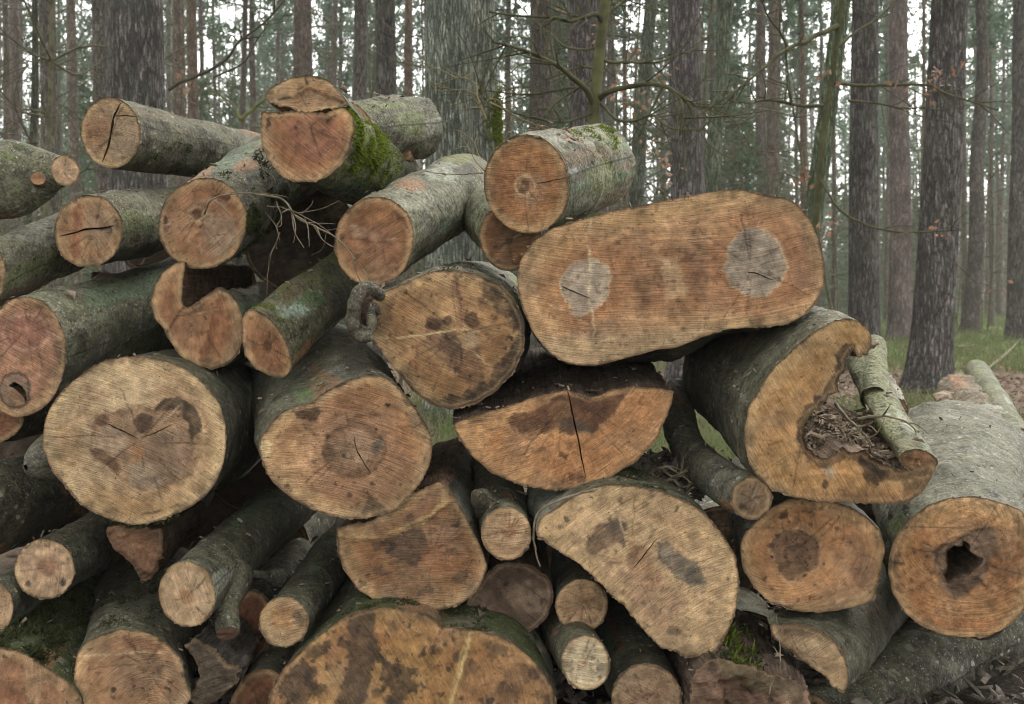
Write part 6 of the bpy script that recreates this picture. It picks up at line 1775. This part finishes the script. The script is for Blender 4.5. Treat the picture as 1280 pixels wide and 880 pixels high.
for k in range(5):
    root = empty('bare_sapling', (0, 0, 0), 'thin leafless sapling with many fine twigs under the pines', 'tree', 'leafless saplings under the pines')
    a, b = bare_tree_mesh(300 + k, (5, 6, 7, 8, 5.5)[k], (0.022, 0.03, 0.035, 0.04, 0.025)[k], (20, 24, 26, 28, 30)[k])
    t = a.build('trunk', M['mossytwig'], root); t.color = (1.25, 1.2, 1.15, 1)
    t = b.build('crown', M['mossytwig'], root); t.color = (1.2, 1.15, 1.1, 1)
    bs.append(root)
used = set()
pos = []
for _ in range(4000):
    if len(pos) >= 120: break
    y = 11 + 44 * r.uniform(0, 1) ** 1.1; x = r.uniform(-0.56, 0.56) * y
    if x > 0.33 * y and y < 26: continue
    if all((x - a) ** 2 + (y - b) ** 2 > 1.3 ** 2 for a, b in pos): pos.append((x, y))
for x, y in pos:
    k = int(r.integers(0, 5))
    o = bs[k] if k not in used else copy_tree(bs[k]); used.add(k)
    o.location = (x, y, 0); s = r.uniform(0.7, 1.25); o.scale = (s, s, s); o.rotation_euler = (r.normal(0, .05), r.normal(0, .05), r.uniform(0, 6))

# the far edge of the wood reads as one mass
fw = MB()
r = np.random.default_rng(77)
for _ in range(230):
    y = r.uniform(98, 135); x = r.uniform(-0.62, 0.62) * y
    fw.tube(np.array([[x, y, -0.2], [x + r.normal(0, .2), y, 10], [x + r.normal(0, .3), y, 27]]), np.array([0.18, 0.15, 0.05]) * r.uniform(0.7, 1.2), 5, cap=False)
o = fw.build('far_tree_trunks', M['pinefar']); o.color = (1.05, 0.98, 0.93, 1)
tag(o, 'far off pine trunks fading together in the mist', kind='stuff')
def far_mass(n, zfun, dens, mat, name, label, seed, lr=(0.35, 0.95), wid=0.3):
    r = np.random.default_rng(seed)
    y = r.uniform(93, 138, n); x = r.uniform(-0.64, 0.64, n) * y
    z = zfun(r, n)
    c = np.stack([x, y, z], -1)
    c = c[dens(c) > 0]; n = len(c)
    d = nrm(r.normal(size=(n, 3))); s = nrm(np.cross(d, r.normal(size=(n, 3))))
    l = r.uniform(*lr, (n, 1))
    V = np.stack([c - s * l * wid * .4, c + d * l * .5 - s * l * wid, c + d * l, c + d * l * .5 + s * l * wid], 1).reshape(-1, 3)
    k = np.arange(n) * 4
    tag(mk(name, V, [np.stack([k, k + 1, k + 2, k + 3], -1)], M[mat], None, False), label, kind='stuff')


far_mass(95000, lambda r, n: 3 + 27 * r.uniform(0, 1, n) ** 0.9, lambda c: fbm(c * np.array([0.16, 0.16, 0.2]), 5, 3) + 0.26 - 0.055 * np.maximum(c[:, 2] - 13, 0), 'needle', 'far_tree_foliage', 'needle crowns of the far wood in one mass', 78)
far_mass(80000, lambda r, n: 12 * r.uniform(0, 1, n) ** 1.1, lambda c: fbm(c * np.array([0.2, 0.2, 0.3]), 6, 3) + 0.3, 'brush', 'far_thicket', 'brown thicket between the far trunks in one mass', 79, (0.4, 1.3), 0.10)
n = 30000                                          # brushwood between the trunks
y = 24 + 70 * r.uniform(0, 1, n) ** 0.8; x = r.uniform(-0.6, 0.6, n) * y
ok = ~((x > 0.27 * y) & (y < 60))
x, y = x[ok], y[ok]; n = len(x)
z = r.uniform(0, 1, n) ** 1.5 * 4.2
c = np.stack([x, y, z], -1)
d = nrm(np.stack([r.normal(0, 1, n), r.normal(0, 1, n), np.abs(r.normal(0.6, 0.6, n))], -1)); s = nrm(np.cross(d, r.normal(size=(n, 3))))
l = r.uniform(0.6, 2.0, (n, 1)); bend = r.normal(0, 0.18, (n, 3)) * l
w = 0.006 + 0.00022 * y[:, None]
m_ = c + d * l * 0.5 + bend
V = np.stack([c - s * w, c + s * w, m_ + s * w * .7, m_ - s * w * .7, c + d * l], 1).reshape(-1, 3)
k = np.arange(n) * 5
tag(mk('brushwood', V, [np.stack([k, k + 1, k + 2, k + 3], -1), np.stack([k + 3, k + 2, k + 4], -1)], M['brush'], None, False), 'tangle of bare brushwood filling the wood under the pines', kind='stuff')


# ---------------------------------------------------------------- the nearer saplings and boughs, branch by branch
def leaf_bunch(parent, pts, n, size, seed, name='foliage'):
    r = np.random.default_rng(seed)
    c = np.asarray(pts)[r.integers(0, len(pts), n)] + r.normal(0, size * 0.8, (n, 3))
    d = nrm(r.normal(size=(n, 3)) + np.array([0, 0, -0.7])); s = nrm(np.cross(d, r.normal(size=(n, 3))))
    nn = np.cross(d, s)
    l = size * r.uniform(0.6, 1.2, (n, 1))
    V = np.stack([c, c + d * l * .5 - s * l * .3 + nn * l * .12, c + d * l, c + d * l * .5 + s * l * .3 + nn * l * .12], 1).reshape(-1, 3)
    k = np.arange(n) * 4
    return mk(name, V, [np.stack([k, k + 1, k + 2], -1), np.stack([k, k + 2, k + 3], -1)], M['deadleaf'], parent, False)


def boughs(root, D, paths, seed, col=(1, 1, 1), name='branch', twigs=4, tl=0.25):
    r = np.random.default_rng(seed)
    for px, w0, w1, dd in paths:
        m = len(px)
        p = np.array([P(a, b, D + dd * (i / max(1, m - 1))) for i, (a, b) in enumerate(px)])
        sp = smooth_path(p, 6 * m)
        sp = sp + 0.006 * fbm(sp * 9, seed, 2)[:, None] * r.normal(0, 1, 3)
        mb = MB().tube(sp, np.linspace(w0, w1, len(sp)) / F * D * 0.5, 7)
        dirs = np.gradient(sp, axis=0)
        for _ in range(twigs):
            k = r.integers(len(sp) // 4, len(sp) - 1)
            d = nrm(nrm(dirs[k]) + r.normal(0, 0.75, 3)); l = tl * r.uniform(0.4, 1.3)
            q_ = smooth_path([sp[k], sp[k] + d * l * .5 + r.normal(0, l * .06, 3), sp[k] + d * l + r.normal(0, l * .1, 3)], 7)
            mb.tube(q_, np.linspace(max(w1, 1.1), 0.7, 7) / F * D * 0.5, 4, cap=False)
        o = mb.build(name, M['mossytwig'], root)
        o.color = tuple(col) + (1,)


D = 6.2
root = empty('oak_sapling', P(742, 160, D) * np.array([1, 1, 0]), 'mossy oak sapling with wide crooked branches beside the round end block', 'tree')
boughs(root, D, [([(742, 420), (742, 260), (742, 160), (744, 120), (750, 60), (757, 0), (766, -80)], 17, 12, 0.0)], 1, (0.95, 1.0, 0.65), 'trunk', 0)
boughs(root, D, [
    ([(742, 132), (733, 112), (716, 98), (700, 84), (668, 68), (640, 58), (614, 52)], 9, 2.5, -0.5),
    ([(728, 108), (700, 112), (664, 118), (628, 116), (600, 112)], 4, 1.5, 0.3),
    ([(748, 124), (762, 114), (790, 108), (815, 105), (838, 111), (850, 125), (854, 145), (850, 168)], 8, 3, -0.6),
    ([(838, 111), (858, 128), (880, 134), (905, 132)], 4, 1.5, -0.5),
    ([(754, 32), (746, 18), (730, 22), (712, 26), (690, 22), (650, 20), (612, 15)], 7, 2, -0.4),
    ([(752, 74), (764, 78), (790, 78), (820, 78), (845, 70), (872, 60)], 5, 1.5, 0.4),
    ([(750, 86), (735, 84), (722, 84), (704, 92), (680, 100)], 4, 1.5, 0.5),
    ([(738, 100), (720, 112), (696, 128), (684, 140), (678, 160)], 4, 1.5, -0.3),
    ([(746, 60), (728, 62), (706, 58), (690, 44), (672, 30), (650, 8)], 4, 1.5, 0.6),
    ([(752, 130), (768, 148), (790, 152), (815, 144), (838, 160), (880, 162)], 4, 1.5, -0.7),
    ([(744, 140), (710, 152), (680, 150), (640, 140), (612, 128), (598, 112)], 3.5, 1.5, -0.8),
    ([(756, 20), (770, 10), (788, -4)], 6, 2, 0.2)], 5, (0.72, 0.72, 0.5), twigs=13, tl=0.42)
for k, (x, y, n_) in enumerate([(775, 100, 16), (795, 118, 14), (812, 180, 14), (770, 192, 12), (826, 92, 8), (740, 40, 6), (700, 10, 6), (832, 200, 10), (786, 66, 8)]):
    leaf_bunch(root, [P(x + dx, y + dy, D + 0.4) for dx, dy in ((0, 0), (6, 5), (-5, 8), (3, 14))], n_, 0.048, 400 + k)

D = 7.5
root = empty('oak_sapling', P(1014, 360, D) * np.array([1, 1, 0]), 'thin forked oak sapling reaching over the leaning dark pine', 'tree')
boughs(root, D, [([(1008, 460), (1016, 330), (1026, 200), (1038, 110), (1050, 20), (1056, -60)], 9, 6, 0.0)], 2, (0.8, 0.85, 0.58), 'trunk', 0)
boughs(root, D, [
    ([(1048, 30), (1018, 46), (985, 62), (955, 84), (930, 105), (908, 118)], 7, 2, -0.8),
    ([(1028, 132), (1000, 132), (970, 126), (948, 126), (936, 134)], 5, 2, -0.6),
    ([(1044, 104), (1080, 107), (1120, 106), (1160, 106), (1180, 116), (1210, 126), (1248, 138)], 4.5, 1.5, -0.9),
    ([(1060, 126), (1100, 130), (1130, 136), (1156, 134)], 3, 1.2, -0.6),
    ([(1022, 220), (1050, 262), (1080, 280), (1120, 290), (1160, 290), (1200, 288)], 3.5, 1.2, -0.8),
    ([(1046, 60), (1070, 40), (1100, 20), (1130, -10)], 4, 1.5, 0.5),
    ([(985, 62), (975, 40), (960, 20), (950, -6)], 3, 1.2, -0.5)], 6, (0.72, 0.72, 0.5), twigs=9, tl=0.4)
for k, (x, y, n_) in enumerate([(1172, 92, 12), (1190, 88, 8), (1166, 116, 10), (1004, 216, 14), (1030, 288, 8), (1120, 100, 6), (1172, 288, 9), (1040, 96, 6), (1036, 270, 6), (1256, 352, 5)]):
    leaf_bunch(root, [P(x + dx, y + dy, D - 0.5) for dx, dy in ((0, 0), (4, 3), (-4, 5))], n_, 0.052, 430 + k)

root = empty('dead_bough', P(215, 112, 7.0), 'dark dead bough curving up beside the broad dark pine trunk', 'branch')
boughs(root, 7.0, [([(211, 113), (224, 104), (239, 98), (262, 88), (284, 73), (298, 53), (315, 40), (332, 27), (346, 12), (360, -6)], 4.5, 2.2, 0.2)], 7, (0.55, 0.5, 0.45), 'branch', 5, 0.2)
boughs(root, 7.0, [([(267, 97), (282, 90), (296, 84), (308, 74), (315, 60), (322, 48), (332, 36), (336, 26)], 2.4, 1.6, 0.2), ([(298, 53), (290, 44), (286, 50)], 2, 1, 0)], 8, (0.55, 0.5, 0.45), 'twig', 2, 0.15)
leaf_bunch(root, [P(226, 105, 7.0), P(234, 108, 7.0), P(222, 96, 7.0)], 9, 0.06, 450)

root = empty('fallen_branch', P(320, 140, 9.0), 'mossy green stick propped up behind the split topped log', 'branch')
boughs(root, 9.0, [([(300, 150), (312, 140), (330, 125), (348, 112)], 5, 3, 0.1), ([(300, 150), (292, 132), (276, 120), (262, 118)], 3, 1.5, 0.2)], 9, (1.3, 1.4, 0.7), 'branch', 2, 0.2)

D = 5.2
root = empty('bare_twig', P(600, 240, D), 'pale bare twig with fine forks in front of the oak pair', 'branch')
boughs(root, D, [([(608, 150), (600, 130), (596, 118), (596, 106), (584, 99), (572, 98), (556, 102), (540, 108)], 2.6, 1.2, 0.2),
                 ([(608, 150), (600, 132), (596, 118)], 2.2, 1.4, 0), ([(612, 128), (628, 136), (650, 148), (668, 156), (690, 166)], 3, 1.2, 0.3), ([(572, 98), (556, 90), (540, 84), (526, 78)], 1.8, 0.9, 0.2),
                 ([(596, 118), (580, 112), (564, 112), (548, 106)], 1.6, 0.9, -0.1), ([(604, 212), (596, 190), (590, 175), (572, 162)], 1.6, 0.9, 0.1), ([(608, 128), (612, 124), (622, 126), (628, 136)], 2, 1.2, 0)], 10, (2.0, 1.8, 1.4), 'twig', 4, 0.12)

# ---------------------------------------------------------------- mist between the trees
HAZE = 0.0013
if HAZE > 0:
    x0, x1, y0, y1, z0, z1 = -120, 120, -14, 150, -1.2, 34
    V = np.array([(x, y, z) for x in (x0, x1) for y in (y0, y1) for z in (z0, z1)])
    hm = bpy.data.materials.new('mist')
    hm.use_nodes = True
    t = hm.node_tree
    t.nodes.remove(t.nodes['Principled BSDF'])
    pv = t.nodes.new('ShaderNodeVolumePrincipled')
    pv.inputs['Color'].default_value = (0.9, 0.91, 0.88, 1)
    pv.inputs['Density'].default_value = HAZE
    t.links.new(pv.outputs[0], t.nodes['Material Output'].inputs['Volume'])
    o = mk('haze', V, [np.array([(0, 1, 3, 2), (4, 6, 7, 5), (0, 4, 5, 1), (2, 3, 7, 6), (0, 2, 6, 4), (1, 5, 7, 3)])], hm, None, False)
    tag(o, 'thin pale mist hanging in the wood', kind='stuff')

# sticks lying in the grass
for k, (pts_, lab) in enumerate([
        ([(1040, 395, 0), (1060, 391, 0), (1084, 388, 0)], 'fallen stick at the foot of the slender lilac grey pine'),
        ([(1210, 470, 0), (1236, 462, 0), (1262, 440, 0), (1276, 425, 0)], 'long dead stick lying in the grass near the edge of the view'),
        ([(1196, 436, 0), (1216, 434, 0), (1230, 436, 0)], 'short pale stick lying in the grass behind the leaning dark pine')]):
    p = []
    for x, y, _ in pts_:
        y = max(y, 392)
        Dg = (H - 0.05) * F / (y - CY)
        p.append(P(x, y, Dg) + np.array([0, 0, 0.03]))
    sp_ = smooth_path(p, 14)
    o = MB().tube(sp_, np.linspace(0.035, 0.012, 14) * (1 + 0.2 * np.sin(np.arange(14))), 7).build('stick', M['mossytwig'])
    o.color = (2.2, 2.0, 1.9, 1)
    tag(o, lab, 'stick')
EXPOSURE = 1.8
# ---------------------------------------------------------------- camera, light
cam = bpy.data.cameras.new('camera')
co = bpy.data.objects.new('camera', cam)
COL.objects.link(co)
co.location = (0, 0, H)
co.rotation_euler = (math.radians(90), 0, 0)
cam.sensor_width = 36.0
cam.lens = F / 1280.0 * 36.0
cam.shift_y = -65.0 / 1280.0
cam.clip_start, cam.clip_end = 0.05, 2000
cam.dof.use_dof = True
cam.dof.focus_distance = 2.45
cam.dof.aperture_fstop = 7.0
scene.camera = co

w = bpy.data.worlds.new('World')
scene.world = w
w.use_nodes = True
nt = w.node_tree
bg = nt.nodes['Background']
sky = nt.nodes.new('ShaderNodeTexSky')
sky.sky_type = 'NISHITA'
sky.sun_disc = False
EL, AZ = 55.0, 25.0
sky.sun_elevation = math.radians(EL)
sky.sun_rotation = math.radians(AZ)
sky.air_density, sky.dust_density, sky.ozone_density = 1.0, 3.0, 1.0
hs = nt.nodes.new('ShaderNodeHueSaturation')
hs.inputs['Saturation'].default_value = 0.04
nt.links.new(sky.outputs[0], hs.inputs['Color'])
wm = nt.nodes.new('ShaderNodeMix')
wm.data_type, wm.blend_type = 'RGBA', 'MULTIPLY'
wm.inputs[0].default_value = 1.0
wm.inputs[7].default_value = (1.0, 0.985, 0.96, 1)
nt.links.new(hs.outputs[0], wm.inputs[6])
nt.links.new(wm.outputs[2], bg.inputs[0])
bg.inputs[1].default_value = 0.15
sun = bpy.data.lights.new('sun', 'SUN')
sun.energy, sun.angle, sun.color = 0.7, math.radians(40), (1.0, 0.97, 0.92)
so = bpy.data.objects.new('sun', sun)
COL.objects.link(so)
az = math.radians(AZ)
d = Vector((math.sin(az) * math.cos(math.radians(EL)), math.cos(az) * math.cos(math.radians(EL)), math.sin(math.radians(EL))))
so.rotation_euler = d.to_track_quat('Z', 'Y').to_euler()
so.location = (0, -3, 12)

vs = scene.view_settings
vs.view_transform, vs.look, vs.exposure, vs.gamma = 'Standard', 'None', EXPOSURE, 1.0
scene.cycles.use_denoising = True
scene.cycles.denoiser = 'OPENIMAGEDENOISE'
scene.cycles.filter_width = 1.1
scene.cycles.max_bounces = 6
scene.cycles.diffuse_bounces = 3
scene.cycles.transmission_bounces = 3
scene.cycles.transparent_max_bounces = 4
scene.cycles.volume_bounces = 1
scene.cycles.caustics_reflective = scene.cycles.caustics_refractive = False
